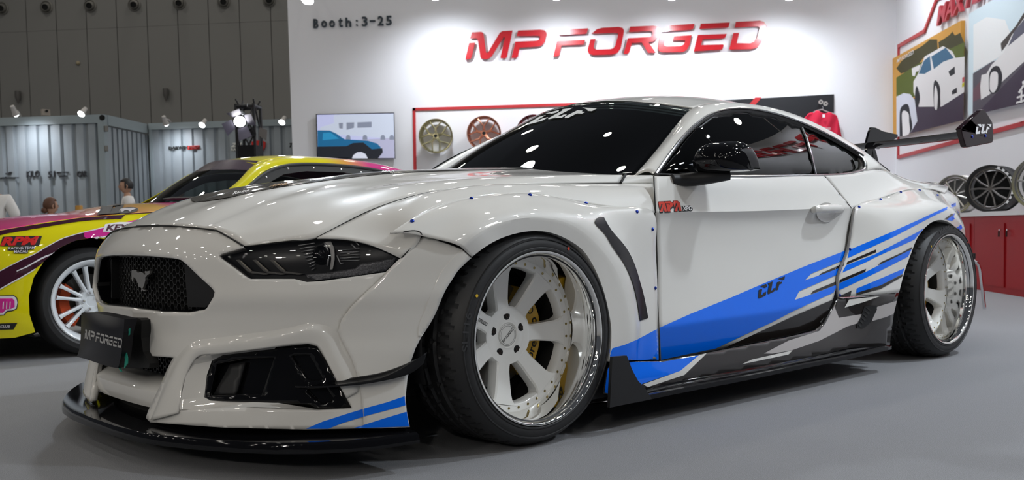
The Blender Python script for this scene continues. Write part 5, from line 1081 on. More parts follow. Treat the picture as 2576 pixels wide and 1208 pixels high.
# the visible word MAX fixes the scale of the whole line
tvm, _ = text2d('MAX', 1, .02, 0)
w_max = .205; Lf = k_/w_max; dirv = E2d; vs = [A+dirv*(x*Lf)+V(0, 0, hgt*z)+dirv*(.10*z) for x, z in tv]; vs, fs = extrude_flat(vs, tf, -E1d, .04); mesh('letters', vs, fs, mat('slogan_pink', (.50, .05, .07), .4), t)
bk = mat('poster_backing', (.55, .55, .58), .5)
def pp(name, pts, m, parent, o):
    if name in ('print_tyre', 'print_wheel'): pts = [tuple(q[:2]) for q in spl([(x, y, 0) for x, y in pts+pts[:1]], 30)][:-1]
    return flat(name, [zr(x, y) for x, y in pts], rw, o, m, parent)
def poster_base(label, c4, m):
    t = thing('wall_poster', label, 'poster'); q = [rw(*zr(x, y), .0) for x, y in c4]; vs, fs = extrude_flat(q, [(3, 2, 1, 0)], -E1d, .05); mesh('panel', vs, fs, m, t); return t
gl_ = lambda n, c: mat(n, c, .5, spec=.1)
t = poster_base('large poster of a white sports car at sunset beside the wall corner', [(73, 445), (598, 155), (586, 912), (77, 1040)], gl_('poster_gold', (.62, .32, .07)))
pp('print_trees', [(75, 520), (110, 470), (180, 400), (270, 350), (330, 300), (385, 300), (390, 400), (280, 440), (220, 520), (110, 560)], gl_('poster_olive', (.06, .055, .02)), t, .0515); pp('print_trees', [(480, 265), (500, 240), (520, 270), (560, 250), (580, 300), (595, 330), (594, 360), (400, 380), (395, 320), (430, 300)], MATS['poster_olive'], t, .0515)
pp('print_grass', [(75, 590), (250, 480), (592, 320), (590, 480), (300, 700), (76, 790)], gl_('poster_green', (.10, .13, .02)), t, .0518)
pp('print_road', [(76, 790), (300, 720), (588, 700), (586, 912), (77, 1040)], gl_('poster_road', (.055, .04, .065)), t, .052)
pwht = gl_('poster_white', (.80, .78, .78)); pblk = gl_('poster_black', (.02, .02, .025)); pbl = gl_('poster_glass', (.05, .14, .24))
pp('print_car', [(205, 620), (240, 560), (290, 430), (430, 350), (500, 390), (525, 440), (594, 430), (590, 700), (420, 810), (245, 812), (205, 700)], pwht, t, .0525); pp('print_glass', [(245, 560), (285, 460), (330, 425), (340, 530), (290, 562)], pbl, t, .053); pp('print_glass', [(340, 430), (450, 362), (512, 440), (430, 470), (360, 525)], pbl, t, .053)
pp('print_spoiler', [(192, 520), (262, 488), (245, 540), (225, 545), (215, 580), (196, 575)], pwht, t, .0528)
for pts in ([(365, 840), (356, 700), (375, 610), (398, 640), (408, 740), (395, 830)], [(222, 800), (218, 700), (230, 655), (245, 690), (247, 790), (235, 815)]): pp('print_tyre', pts, pblk, t, .0535)
pp('print_wheel', [(366, 825), (362, 720), (374, 650), (387, 700), (388, 790), (376, 838)], pwht, t, .054); pp('print_lamp', [(470, 545), (518, 505), (520, 560), (485, 580)], pblk, t, .054); pp('print_duct', [(497, 690), (535, 665), (535, 705), (498, 720)], pblk, t, .054)
pp('print_red', [(576, 590), (594, 583), (592, 620), (576, 630)], redm, t, .054); pp('print_yellow', [(574, 635), (591, 625), (590, 655), (574, 665)], gl_('poster_yellow', (.6, .55, .03)), t, .054)
pp('print_car', [(75, 735), (130, 708), (180, 715), (215, 760), (235, 920), (185, 1005), (120, 1036), (77, 1040)], gl_('poster_pale', (.68, .70, .78)), t, .0528); pp('print_tyre', [(100, 1036), (100, 880), (125, 800), (155, 790), (178, 850), (180, 1008), (150, 1030)], pblk, t, .0535); pp('print_wheel', [(122, 1034), (118, 920), (135, 840), (158, 850), (172, 920), (168, 1020), (140, 1034)], pwht, t, .054)
tv, tf = text2d('MP FORGED', 1, .01, .2); A, B_, C_ = rw(*zr(78, 480), .054), rw(*zr(205, 410), .054), rw(*zr(80, 450), .054); mesh('print_words', fit_text(tv, A, B_, C_), tf, pwht, t)
t = poster_base('huge poster of a white car against pale sky, cut by the picture edge', [(660, 105), (1400, -330), (1400, 700), (655, 875)], gl_('poster_sky', (.68, .80, .86)))
pp('print_cloud', [(660, 190), (760, 130), (900, 150), (960, 300), (880, 420), (660, 550)], gl_('poster_cloud', (.85, .86, .86)), t, .0515)
pp('print_track', [(657, 560), (800, 470), (1400, 250), (1400, 700), (655, 875)], gl_('poster_asphalt', (.10, .09, .11)), t, .052); pp('print_road', [(680, 870), (1045, 490), (1400, 300), (1400, 700)], MATS['poster_road'], t, .0522)
pp('print_tribune', [(657, 680), (720, 610), (760, 720), (657, 775)], gl_('poster_mixed', (.16, .08, .10)), t, .0524)
pp('print_spoiler', [(868, 330), (980, 200), (1045, 95), (1060, 130), (960, 280), (875, 392)], gl_('poster_brown', (.07, .06, .055)), t, .0524)
pp('print_car', [(712, 660), (722, 570), (760, 560), (800, 490), (890, 400), (950, 270), (1045, 140), (1200, 20), (1400, -60), (1400, 300), (1045, 470), (880, 620), (780, 720), (718, 758)], pwht, t, .0526)
pp('print_glass', [(925, 350), (970, 240), (1060, 130), (1200, 60), (1200, 160), (1045, 250)], gl_('poster_glass2', (.12, .12, .16)), t, .053)
pp('print_tyre', [(780, 690), (778, 590), (800, 520), (840, 500), (872, 540), (872, 640), (840, 700), (800, 712)], pblk, t, .053); pp('print_wheel', [(785, 680), (785, 600), (808, 545), (835, 545), (848, 600), (838, 670), (808, 705)], pwht, t, .0535)
for pts in ([(1000, 700), (1040, 640), (1048, 655), (1010, 712)], [(990, 735), (1060, 712), (1060, 728), (990, 750)], [(985, 775), (1060, 752), (1060, 768), (983, 790)], [(1020, 690), (1034, 685), (1030, 780), (1016, 782)], [(1030, 620), (1050, 610), (1048, 640), (1034, 645)]): pp('print_words', pts, pwht, t, .0535)
# the maker's name again, larger, further along the right wall (seen mirrored in the side glass)
t = thing('maker_sign', 'red MP FORGED letters on the right wall, seen mirrored in the side glass', 'sign'); o0 = COR+E2d*5.6
for gi in LOGO_LETTERS:
    mb = MB()
    for g in gi: pts = [o0+E2d*(x*4.0)+V(0, 0, 3.72+z*.50)-E1d*.03 for x, z in LOGO_N[g]]; mb.add(*extrude_flat(pts, tri2d(LOGO_N[g]), -E1d, .04))
    mb.build('letter', redp, t)
# ------------------------------------------------------------------ red counter with wheels
redc = mat('red_lacquer', (.36, .010, .015), .45, spec=.2); white_top = mat('white_counter', (.80, .80, .82), .4)
pf = C0+FH*9.0; 
fl0 = px(2455, 728, z=0); fl1 = px(2576, 747.5, z=0); n_c = -E1d
o_far = fl0-E2d*3.15; hgt = pxp(2500, 543, fl0, E1d).z
dk_ = .62
for i, lab in enumerate(('red cabinet unit farthest back, behind the tail of the white car', 'red cabinet unit partly behind the rear wheel of the white car', 'red cabinet unit with a bunch of keys in its door', 'red cabinet unit at the right picture edge')):
    L_ = 1.55; o0 = o_far+E2d*(L_*i); t = thing('counter_cabinet', lab, 'cabinet', (0, 0, 0), 0, 'red cabinet units in a row')
    obox('body', o0+E2d*.003, E2d, E1d, L_-.006, dk_, .0, hgt, redc, t)
    for k in range(2):
        d0 = o0+E2d*(.10+k*(L_-.12)/2+.0)-E1d*.012; dm = obox('door', d0, E2d, E1d, (L_-.12)/2-.07, .012, .06, hgt-.07, redc, t)
        kp = d0+E2d*(((L_-.12)/2-.07)-.05 if k == 0 else .05)+V(0, 0, hgt-.13)-E1d*.005
        MB().lathe([(0, -.02), (.011, -.018), (.011, 0)], 12, Matrix.Translation(kp) @ Matrix.Rotation(math.atan2(E1d.y, E1d.x)-PI/2, 4, 'Z')).build('lock', chrome, dm)
        if i == 2: MB().box(kp-E1d*.02+V(0, 0, -.035), (.012, .012, .05)).build('key', blk, dm)
t = thing('worktop', 'white worktop running over the red cabinets', 'worktop'); obox('slab', o_far-E1d*.02-E2d*.1, E2d, E1d, 1.55*4+.1, dk_+.02, hgt, hgt+.04, white_top, t); hgt = hgt+.04
def ctop(u, v): return px(u, v, z=hgt)
matb = mat('matt_black_wheel', (.008, .008, .009), .45); gun = mat('gun_metal_spoke', (.16, .15, .145), .35, .8); silv = mat('silver_wheel', (.58, .57, .55), .22, .95); whr = mat('white_print', (.7, .7, .7), .5)
def counter_wheel(label, u, v, r, yawdeg, body, spk, depth, n, split, edge=False, o=.30):
    base = pxp(u, v, fl0+E1d*o, E1d); c = V(base.x, base.y, hgt+r); R = Matrix.Rotation(math.radians(yawdeg), 4, 'Z')
    t = thing('alloy_wheel', label, 'wheel', (c.x, c.y, hgt), 0, 'wheels standing on the counter'); M = Matrix.Translation((0, 0, r)) @ R
    MB().lathe([(r*.90, .0), (r, -.0), (r, .012), (r*.95, .02), (r*.93, depth*.5), (r*.95, depth-.02), (r, depth-.012), (r, depth), (r*.92, depth), (r*.90, depth*.5), (r*.88, .03), (r*.90, 0)], 48, M).build('barrel', body, t)
    MB().lathe([(r*.86, .02), (r*.84, .012), (r*.80, .012), (r*.78, .03)], 40, M).build('face_ring', spk, t); MB().lathe([(0, .02), (r*.10, .02), (r*.12, .03), (r*.12, .08)], 20, M).build('hub', spk, t)
    for k in range(n):
        a0 = 2*PI*k/n+.3
        for s in ((-1, 1) if split else (0,)):
            a1 = a0+s*(PI/n*.55); pts = [V(math.cos(a0+s*.5)*r*.10, .022, math.sin(a0+s*.5)*r*.10), V(math.cos(a0+s*.28)*r*.45, .022, math.sin(a0+s*.28)*r*.45), V(math.cos(a1)*r*.80, .024, math.sin(a1)*r*.80)]; MB().tube([M @ p for p in pts], r*(.045 if split else .05), 6).build('spoke', spk, t)
    MB().lathe([(0, .09), (r*.76, .09)], 32, M).build('inner_face', dark if body is matb else mat('shade_grey', (.12, .12, .12), .6), t)
    if edge:
        for a0 in np.linspace(-.75, 1.1, 9): MB().lathe([(r*.89, -.003), (r*.97, -.003)], 3, M, a0, a0+.13).build('edge_print', whr, t)
    return t
yw = math.degrees(math.atan2(E1d.y, E1d.x))-90
counter_wheel('black wheel with grey outlined spokes standing on the counter', 2489, 466, .238, yw+52, matb, gun, .30, 5, True, True)
counter_wheel('silver multi spoke wheel on the counter behind the tail of the white car', 2400, 470, .215, yw+48, silv, silv, .24, 10, False)
counter_wheel('low silver wheel mostly hidden behind the rear fender of the white car', 2330, 490, .200, yw+48, silv, silv, .22, 10, False, o=.32)
counter_wheel('pale silver wheel cut by the right picture edge on the counter', 2616, 440, .238, yw+48, silv, silv, .30, 7, False, o=.22)
# low chrome stool beside the rear tyre
sp_ = px(2477, 778, z=0); t = thing('tubular_stool', 'low chrome tube stool behind the rear tyre of the white car', 'stool', (sp_.x, sp_.y, 0)); bx = -RH; bk_ = FH
hs_ = .37
for s in (0, 1):
    for r_ in (0, 1):
        b0 = bx*(.42*s)+bk_*(.30*r_); tp = bx*(.05 if s == 0 else .37)+bk_*(.30*r_)
        MB().tube([b0, b0*.3+tp*.7+V(0, 0, hs_*.80), tp+V(0, 0, hs_-.03), tp+(bx if s == 0 else -bx)*.04+V(0, 0, hs_), tp+(bx if s == 0 else -bx)*.16+V(0, 0, hs_)], .013, 8).build('leg', chrome, t)
vs = [bx*a+bk_*b+V(0, 0, z) for z in (hs_+.01, hs_+.05) for a, b in ((.08, -.02), (.34, -.02), (.34, .32), (.08, .32))]; MB().add(vs, [(3, 2, 1, 0), (4, 5, 6, 7), (0, 1, 5, 4), (1, 2, 6, 5), (2, 3, 7, 6), (3, 0, 4, 7)]).build('seat', blk, t)
# ------------------------------------------------------------------ the yellow and pink drift car behind
yp = mat('yellow_wrap', (.72, .64, .006), .35, 0, .8, .02, spec=.1); plum = mat('plum_wrap', (.045, .008, .022), .35, 0, .8, .02, spec=.1); pinkw = mat('pink_wrap', (.62, .02, .27), .35, 0, .8, .02, spec=.1); lwhite = mat('wrap_white', (.75, .72, .76), .35, 0, .6)
ycar = thing('drift_car', 'yellow and pink drift car with white wheels parked behind the white car', 'car')
YC = 3.45
def ramp_paint(name, stops, axis='X'):          # printed wrap whose colour runs along the car
    m = bpy.data.materials.new(name); m.use_nodes = True; nt = m.node_tree; b = nt.nodes['Principled BSDF']; b.inputs['Roughness'].default_value = .3; b.inputs['Coat Weight'].default_value = .8; b.inputs['Coat Roughness'].default_value = .02; b.inputs['Specular IOR Level'].default_value = .1
    tc = nt.nodes.new('ShaderNodeTexCoord'); sx = nt.nodes.new('ShaderNodeSeparateXYZ'); mr = nt.nodes.new('ShaderNodeMapRange'); r = nt.nodes.new('ShaderNodeValToRGB')
    x0, x1 = stops[0][0], stops[-1][0]; mr.inputs['From Min'].default_value = x0; mr.inputs['From Max'].default_value = x1
    nt.links.new(tc.outputs['Object'], sx.inputs[0]); nt.links.new(sx.outputs[axis], mr.inputs['Value']); nt.links.new(mr.outputs[0], r.inputs[0]); nt.links.new(r.outputs[0], b.inputs['Base Color'])
    el = r.color_ramp.elements
    while len(el) < len(stops): el.new(.5)
    for e, (x, c) in zip(el, stops): e.position = (x-x0)/(x1-x0); e.color = (*c, 1)
    MATS[name] = m; return m
hoodw = ramp_paint('hood_wrap', [(-1.0, (.62, .005, .20)), (-.20, (.68, .03, .20)), (.02, (.75, .20, .10)), (.22, (.72, .33, .08)), (.40, (.68, .38, .02)), (.50, (.58, .02, .17)), (.8, (.58, .01, .17))])
roofw = ramp_paint('roof_wrap', [(.9, (.62, .56, .01)), (1.62, (.62, .53, .01)), (1.80, (.62, .28, .06)), (2.0, (.55, .03, .20)), (3.2, (.50, .015, .22))])
zt_x = [-1.05, -.95, -.8, -.56, -.30, -.14, .02, .23, .31, .55, .80, 1.2, 1.8, 2.4, 2.9, 3.3, 3.4]; zt_z = [.50, .58, .645, .722, .767, .788, .800, .815, .820, .838, .862, .875, .885, .895, .890, .865, .80]
def fz(x): return float(np.interp(x, zt_x, zt_z))
def fy(x, z):                                    # half-width line of the near flank
    t = fz(x)-z; y = 2.585+.075*max(0, 1-t/.20)**2+.03*max(0, (.30-z)/.2)**2
    if x < -.5: y += 1.35*(-.5-x)**2
    if x > 2.9: y += .9*(x-2.9)**2
    r = min(math.hypot(x+.10, z-.31), math.hypot(x-2.42, z-.31)); y -= .022*max(0, 1-max(0, r-.40)/.14)
    return y
def arch(cx, r0=.362, n=15, a0=-.40): return [(cx+r0*math.cos(a), .31+r0*math.sin(a)) for a in np.linspace(PI-a0*-1*0+.42, -.42, n)]
bottom = [(-.98, .14), (-.53, .14)]+arch(-.10)+[(.36, .14), (1.95, .14)]+arch(2.42)+[(2.90, .20), (3.38, .26)]
outl = [(x, fz(x)) for x in zt_x]+bottom[::-1]
p2, fs = fill(outl, (), .055); vs = [V(x, fy(x, z), z) for x, z in p2]; fs = face_out(vs, fs)
me_o = mesh('flank', vs, fs, yp, ycar, 60); mesh('flank', [V(p.x, 2*YC-p.y, p.z) for p in vs], [f[::-1] for f in fs], yp, ycar, 60)
YB = BVHTree.FromPolygons(vs, fs)
for cx in (-.10, 2.42):
    for s in (1, -1):
        yy0 = (2.60 if s > 0 else 2*YC-2.60); yy1 = yy0+s*.30; mb = MB(); mb.lathe([(.372, yy0), (.372, yy1), (.05, yy1)], 20, Matrix.Translation((cx, 0, .31)), -.5, PI+.5); mb.build('wheel_well', gap, ycar)
hxs = [-1.0, -.85, -.60, -.37, -.12, .06, .20, .40, .60, .75]; hcz = [.625, .685, .755, .800, .826, .842, .868, .892, .900, .903]
rows = []
for k, w in enumerate((0, .18, .36, .55, 1)):
    r = []
    for x, cz in zip(hxs, hcz):
        e = V(x, fy(x, fz(x))+.002, fz(x)+.001); bulge = 1-(1-w)**2.2; r.append(V(x-.12*w*max(0, -.2-x), e.y+(YC-e.y)*w, e.z+(cz-e.z)*bulge))
    rows.append(r)
G = loft(rows, 41, 5); G2 = G[:-1][::-1].copy(); G2[:, :, 1] = 2*YC-G2[:, :, 1]; G = np.concatenate([G, G2]); yhood = panel('hood', G, hoodw, ycar, .006, False, False, to=(0, YC, 30))
YH = BVHTree.FromPolygons([v.co.copy() for v in yhood.data.vertices], [tuple(p.vertices) for p in yhood.data.polygons])
# front bumper skin across the nose
G = np.array([[(-1.0-.12*(1-((y-YC)/.75)**2)+dx, y, z) for y in np.linspace(YC-.70, YC+.70, 15)] for dx, z in ((.05, .62), (.0, .55), (-.02, .40), (0, .28), (.03, .14))]); panel('front_bumper', G, yp, ycar, .01, False, False, to=(-9, YC, .4))
# greenhouse
wsb = [V(.80, 2.80, .905), V(.70, 3.1, .905), V(.66, YC, .905)]; wst = [V(1.165, 2.985, 1.168), V(1.12, 3.2, 1.19), V(1.10, YC, 1.20)]
def full_y(rows): return [r+[V(p.x, 2*YC-p.y, p.z) for p in r[:-1][::-1]] for r in rows]
G = loft(full_y([wsb, [(a+b)/2+V(-.01, 0, .012) for a, b in zip(wsb, wst)], wst]), 33, 8); yw_ = panel('windscreen', G, thin_glass('clear_glass', (.34, .38, .37)), ycar, 0, False, False)
sun = loft(full_y([[a*.30+b*.70+V(-.006, 0, .010) for a, b in zip(wsb, wst)], [a*.02+b*.98+V(-.006, 0, .008) for a, b in zip(wsb, wst)]]), 33, 3); panel('sun_strip', sun, mat('sun_strip', (.035, .012, .03), .25, 0, .8), ycar, 0, False, False)
tv, tf = text2d('UNLIMITED', 1, .01); A, B_, C_ = V(1.035, 3.46, 1.130), V(1.085, 3.085, 1.122), V(1.085, 3.46, 1.165); mesh('sun_strip_lettering', [p+V(-.012, 0, .014) for p in fit_text(tv, A, B_, C_)], tf, lwhite, ycar)
def rail_pts(s): return None
lowr = [V(.80, 2.745, .885), V(.985, 2.80, 1.005), V(1.16, 2.86, 1.108), V(1.28, 2.885, 1.140), V(1.45, 2.895, 1.158), V(1.75, 2.895, 1.155), V(2.05, 2.875, 1.125), V(2.35, 2.83, 1.05), V(2.60, 2.78, .96), V(2.75, 2.74, .90)]
uppr = [V(.74, 2.80, .905), V(.95, 2.87, 1.035), V(1.11, 2.95, 1.145), V(1.24, 2.985, 1.185), V(1.45, 3.01, 1.207), V(1.75, 3.01, 1.207), V(2.05, 2.99, 1.188), V(2.38, 2.94, 1.120), V(2.68, 2.88, 1.02), V(2.95, 2.82, .915)]
G = loft([lowr, [(a+b)/2+V(0, -.010, .012) for a, b in zip(lowr, uppr)], uppr], 61, 5)
for s in (0, 1):
    H = G.copy()
    if s: H[:, :, 1] = 2*YC-H[:, :, 1]
    panel('roof_rail', H, roofw, ycar, .006, False, False, to=(1.6, YC+(-9 if not s else 9), 6))
rc = [V(1.10, YC, 1.20), V(1.25, YC, 1.225), V(1.45, YC, 1.243), V(1.75, YC, 1.245), V(2.05, YC, 1.225), V(2.30, YC, 1.175)]
re_ = [uppr[2], uppr[3], uppr[4], uppr[5], uppr[6], uppr[7]]; rm = [V((a.x+b.x)/2, a.y*.5+b.y*.5, b.z-(b.z-a.z)*.25) for a, b in zip(re_, rc)]
G = loft([re_, rm, rc], 41, 6); G2 = G[:-1][::-1].copy(); G2[:, :, 1] = 2*YC-G2[:, :, 1]; panel('roof', np.concatenate([G, G2]), roofw, ycar, .006, False, False, to=(1.6, YC, 30))
rwt = [uppr[7], V(2.33, 3.2, 1.155), V(2.30, YC, 1.172)]; rwb = [V(2.93, 2.84, .915), V(2.98, 3.15, .92), V(3.0, YC, .925)]
G = loft(full_y([rwt, rwb]), 25, 4); panel('rear_window', G, MATS['clear_glass'], ycar, 0, False, False, to=(9, YC, 5))
G = loft(full_y([[V(2.75, 2.70, .895), V(2.96, 3.1, .92), V(3.0, YC, .925)], [V(3.36, 2.80, .83), V(3.42, 3.1, .86), V(3.45, YC, .87)], [V(3.40, 2.86, .40), V(3.48, 3.1, .38), V(3.5, YC, .38)]]), 25, 5, (1,)); panel('tail', G, yp, ycar, .006, False, False, to=(9, YC, 4))
# side window: dark bolted panel with a clear inner pane
wl = [(.83, .885), (1.0, 1.005), (1.17, 1.10), (1.29, 1.135), (1.45, 1.150), (1.75, 1.147), (2.05, 1.117), (2.33, 1.045), (2.58, .955), (2.70, .90), (1.8, .885)]
wi = [(1.00, .93), (1.12, 1.01), (1.26, 1.075), (1.44, 1.10), (1.74, 1.098), (1.85, 1.085), (1.85, .93)]
def gy2(z): return 2.735+(z-.88)*.52
dsm = mat('window_black', (.012, .012, .012), .4)
for s in (0, 1):
    p2, f2 = fill(wl, [wi], .06); vs = [V(x, gy2(z), z) for x, z in p2]; vs = [V(p.x, 2*YC-p.y, p.z) if s else p for p in vs]; mesh('side_window', vs, face_out(vs, f2, (1, YC+(9 if s else -9), 1)), dsm, ycar)
    p2, f2 = fill(wi, (), .08); vs = [V(x, gy2(z)+.004, z) for x, z in p2]; vs = [V(p.x, 2*YC-p.y, p.z) if s else p for p in vs]; mesh('window_pane', vs, f2, MATS['clear_glass'], ycar)
    bpts = [(.93, .93), (1.03, .985), (1.12, 1.05), (1.30, 1.112), (1.50, 1.122), (1.72, 1.118), (1.88, 1.10)]
    for x, z in bpts:
        y = gy2(z)-.002; y = 2*YC-y if s else y; MB().lathe([(0, -.005 if not s else .005), (.006, -.003 if not s else .003), (.008, 0)], 8, Matrix.Translation((x, y, z))).build('window_bolt', chrome, ycar)
    sp2 = [V(x, (gy2(z)-.004), z) for x, z in wl[:9]]; sp2 = [V(p.x, 2*YC-p.y, p.z) if s else p for p in sp2]; MB().tube(spl_v(sp2, 40), .011, 6).build('window_seal', mat('seal_grey', (.05, .05, .052), .5), ycar)
# livery: plum band over the arch, white outlines, stickers (through pixels onto the flank)
def yhit(u, v, tree=None, lift=.003):
    d = Vector(ray(u, v)).normalized(); r = (tree or YB).ray_cast(Vector(CAM), d)
    if r[0] is None: r = (tree or YB).find_nearest(px(u, v, y=2.60))
    n = r[1] if r[1].dot(d) < 0 else -r[1]; return r[0]+n*lift
def ydecal(name, pts, m, lift=.003, step=9, tree=None):
    p2, f2 = fill(pts, (), step); vs = [yhit(u, v, tree, lift) for u, v in p2]; return mesh(name, vs, face_out(vs, f2), m, ycar, 60)
zy = lambda pts: [(x/5.491, 480+y/5.491) for x, y in pts]; zw = lambda pts: [(x/3.775, 600+y/3.775) for x, y in pts]
ydecal('plum_band', [(-60, 740)]+zy([(-100, 1180), (0, 1110), (150, 1030), (290, 960), (450, 890), (640, 780), (780, 700), (900, 650), (1050, 605), (1200, 565)])+zy([(1560, 610), (1350, 660), (1100, 730), (900, 800), (800, 840)])+zw([(330, 290), (200, 370), (60, 450), (0, 490)])+[(-60, 765)], plum)
ydecal('pink_band', zy([(1160, 572), (1300, 545), (1450, 510), (1700, 445), (1980, 385), (2100, 350), (2100, 500), (1700, 590), (1560, 612), (1400, 645), (1250, 690), (1180, 700), (1160, 640)]), pinkw, .0045)
for pts in ([(0, 1105), (150, 1025), (290, 955), (450, 885), (640, 775), (780, 695), (900, 645), (1050, 600), (1200, 560), (1450, 505), (1450, 517), (1200, 573), (1050, 612), (900, 657), (780, 707), (640, 787), (450, 897), (290, 967), (150, 1037), (0, 1117)], [(1560, 604), (1350, 655), (1100, 728), (800, 838), (620, 900), (480, 975), (350, 1050), (230, 1105), (228, 1120), (360, 1065), (490, 990), (640, 915), (820, 850), (1100, 742), (1350, 670), (1560, 618)]): ydecal('white_outline', zy(pts), lwhite, .006, 5)
ydecal('white_outline', zw([(335, 285), (200, 365), (60, 442), (0, 478), (0, 490), (60, 455), (200, 378), (330, 300)]), lwhite, .006, 5)
ydecal('hood_edge_line', zy([(-60, 560), (0, 540), (250, 495), (500, 452), (700, 425), (1100, 365), (1500, 337), (2000, 305), (2200, 293), (2200, 303), (2000, 317), (1500, 350), (1100, 380), (700, 442), (250, 512), (0, 558), (-60, 575)]), plum, .004, 6)
ydecal('sticker_back', zy([(0, 770), (40, 640), (230, 632), (580, 630), (540, 765), (270, 775)]), satin, .004, 6)
def ytext(s, a, b, c, m, bold=.02, shear=.3, lift=.006, tree=None):
    tv, tf = text2d(s, 1, bold, shear); (a0, b0, c0) = [Vector((*q, 0)) for q in zy([a, b, c])]; return mesh('sticker_lettering', [yhit(*(a0+(b0-a0)*x+(c0-a0)*z).xy, tree, lift) for x, z in tv], tf, m, ycar)
ytext('RPM', (5, 765), (540, 752), (5, 650), mat('rpm_red', (.6, .01, .01), .4), .05)
ydecal('sticker_back', zy([(105, 830), (110, 785), (480, 770), (475, 815), (390, 825), (385, 870), (190, 870), (190, 830)]), satin, .004, 6); ytext('RACING TEAM', (120, 818), (475, 808), (120, 785), lwhite, .01, 0); ytext('MACAU', (195, 862), (380, 857), (195, 828), lwhite, .01, 0)
ydecal('sticker_back', zy([(1415, 570), (1450, 470), (1640, 440), (1900, 440), (1900, 580), (1700, 585), (1600, 560), (1560, 585), (1520, 575)]), lwhite, .0055, 6); ytext('KEY!', (1455, 562), (1800, 552), (1460, 478), mat('key_plum', (.06, .005, .02), .4), .04, .25, .008)
ydecal('badge_oval', [(317+31*math.cos(a), 531.5+8.5*math.sin(a)-(math.cos(a))*3.5) for a in np.linspace(0, 2*PI, 25)[:-1]], satin, .004, 5, YH)
ydecal('badge_bear', zy([(1650, 300), (1665, 265), (1720, 252), (1790, 255), (1850, 250), (1880, 262), (1850, 275), (1820, 285), (1800, 305), (1770, 285), (1720, 285), (1700, 305)]), lwhite, .007, 4, YH)
ydecal('hood_vent', zy([(1375, 212), (1430, 185), (1640, 180), (1700, 182), (1720, 205), (1600, 222), (1450, 225)]), satin, .008, 6, YH)
ydecal('fist_sticker', zw([(-60, 545), (130, 538), (160, 560), (172, 610), (160, 670), (120, 690), (70, 695), (40, 730), (-60, 735)]), satin, .004, 6); ydecal('fist_sticker', zw([(-60, 552), (125, 545), (152, 565), (164, 610), (152, 665), (115, 682), (65, 686), (36, 722), (-60, 726)]), lwhite, .0055, 6); ydecal('fist_sticker', zw([(-60, 572), (118, 570), (138, 590), (140, 650), (105, 668), (60, 672), (30, 705), (-60, 705)]), pinkw, .007, 6)
for x in (30, 62, 94): ydecal('fist_finger', zw([(x, 600), (x+8, 600), (x+4, 668), (x-4, 668)]), lwhite, .0085, 6)
ydecal('sticker_back', zw([(-60, 810), (165, 800), (130, 862), (-60, 868)]), satin, .004, 6); 
tv, tf = text2d('NCLUB', 1, .01); A, B_, C_ = [Vector((*q, 0)) for q in zw([(-20, 850), (95, 845), (-20, 825)])]; mesh('sticker_lettering', [yhit(*(A+(B_-A)*x+(C_-A)*z).xy, None, .006) for x, z in tv], tf, lwhite, ycar)
# wheels: thin white twin spokes, orange caliper
yr = mat('white_enamel', (.74, .78, .82), .3, 0, .8); org = mat('orange_caliper', (.52, .06, .008), .4)
YM = {}
YM['rim'] = to_me(MB().lathe([(.215, .03), (.232, .012), (.238, .0), (.232, -.004), (.222, .0), (.212, .012), (.202, .03), (.196, .06), (.196, .20)], 72), 'wheel', yr)
YM['tyre'] = to_me(MB().lathe([(.225, .02), (.236, .004), (.255, -.006), (.280, -.004), (.300, .012), (.309, .035), (.310, .06), (.310, .18), (.30, .21), (.24, .23)], 96), 'tyre', rubber)
YM['hub'] = to_me(MB().lathe([(0, .05), (.030, .05), (.034, .045), (.062, .042), (.072, .052), (.074, .10)], 40), 'hub', yr)
sp_p = [(.055, .0105, .046), (.12, .0090, .036), (.18, .0095, .024), (.203, .013, .018)]; vs = []
for r, w, h in sp_p: vs += [V(r, h+.04, -w*.8), V(r, h, -w), V(r, h-.004, 0), V(r, h, w), V(r, h+.04, w*.8)]
YM['spoke'] = to_me(MB().add(vs, grid_fs(4, 5)), 'spoke', yr, 40)
YM['nut'] = to_me(MB().lathe([(0, .030), (.006, .031), (.010, .036), (.012, .045)], 10), 'lug_nut', chrome)
YM['disc'] = to_me(MB().lathe([(.05, .12), (.155, .12), (.155, .145), (.05, .145)], 48), 'brake_disc', mat('drilled_disc', (.07, .065, .06), .5, .6)); YM['cal'] = to_me(arcbox(.105, .178, 2.45, 4.15, .085, .16), 'caliper', org)
for cx, s in ((-.10, 1), (2.42, 1), (-.10, -1), (2.42, -1)):
    y = 2.598 if s > 0 else 2*YC-2.598; r = ob('wheel', YM['rim'], ycar); r.location = (cx, y, .31); r.scale = (1, s, 1)
    for k in ('tyre', 'hub'): ob(k, YM[k], r)
    for k in range(7):
        for d in (-.17, .17): c = ob('spoke', YM['spoke'], r); c.rotation_euler = (0, -(2*PI*k/7+d+.12), 0)
    for k in range(5): a = 2*PI*k/5+.6; c = ob('lug_nut', YM['nut'], r); c.location = (.048*math.cos(a), 0, .048*math.sin(a))
    d = ob('brake_disc', YM['disc'], ycar); d.location = (cx, y, .31); d.scale = (1, s, 1); d = ob('brake_caliper', YM['cal'], ycar); d.location = (cx, y, .31); d.scale = (1, s, 1)
MB().box((1.2, YC, .40), (4.1, 1.0, .42)).build('underbody', satin, ycar); MB().box((1.3, YC, .5), (1.5, 1.6, .6)).build('inner_body', satin, ycar)
MB().tube([V(.70, 3.0, .915), V(.68, 3.3, .925), V(.72, 3.7, .922)], .012, 6).build('wiper', satin, ycar)
MB().add([V(.82, 2.82, .89), V(.82, 4.08, .89), V(1.0, 4.05, .90), V(1.0, 2.85, .90)], [(0, 1, 2, 3)]).build('dashboard', satin, ycar)
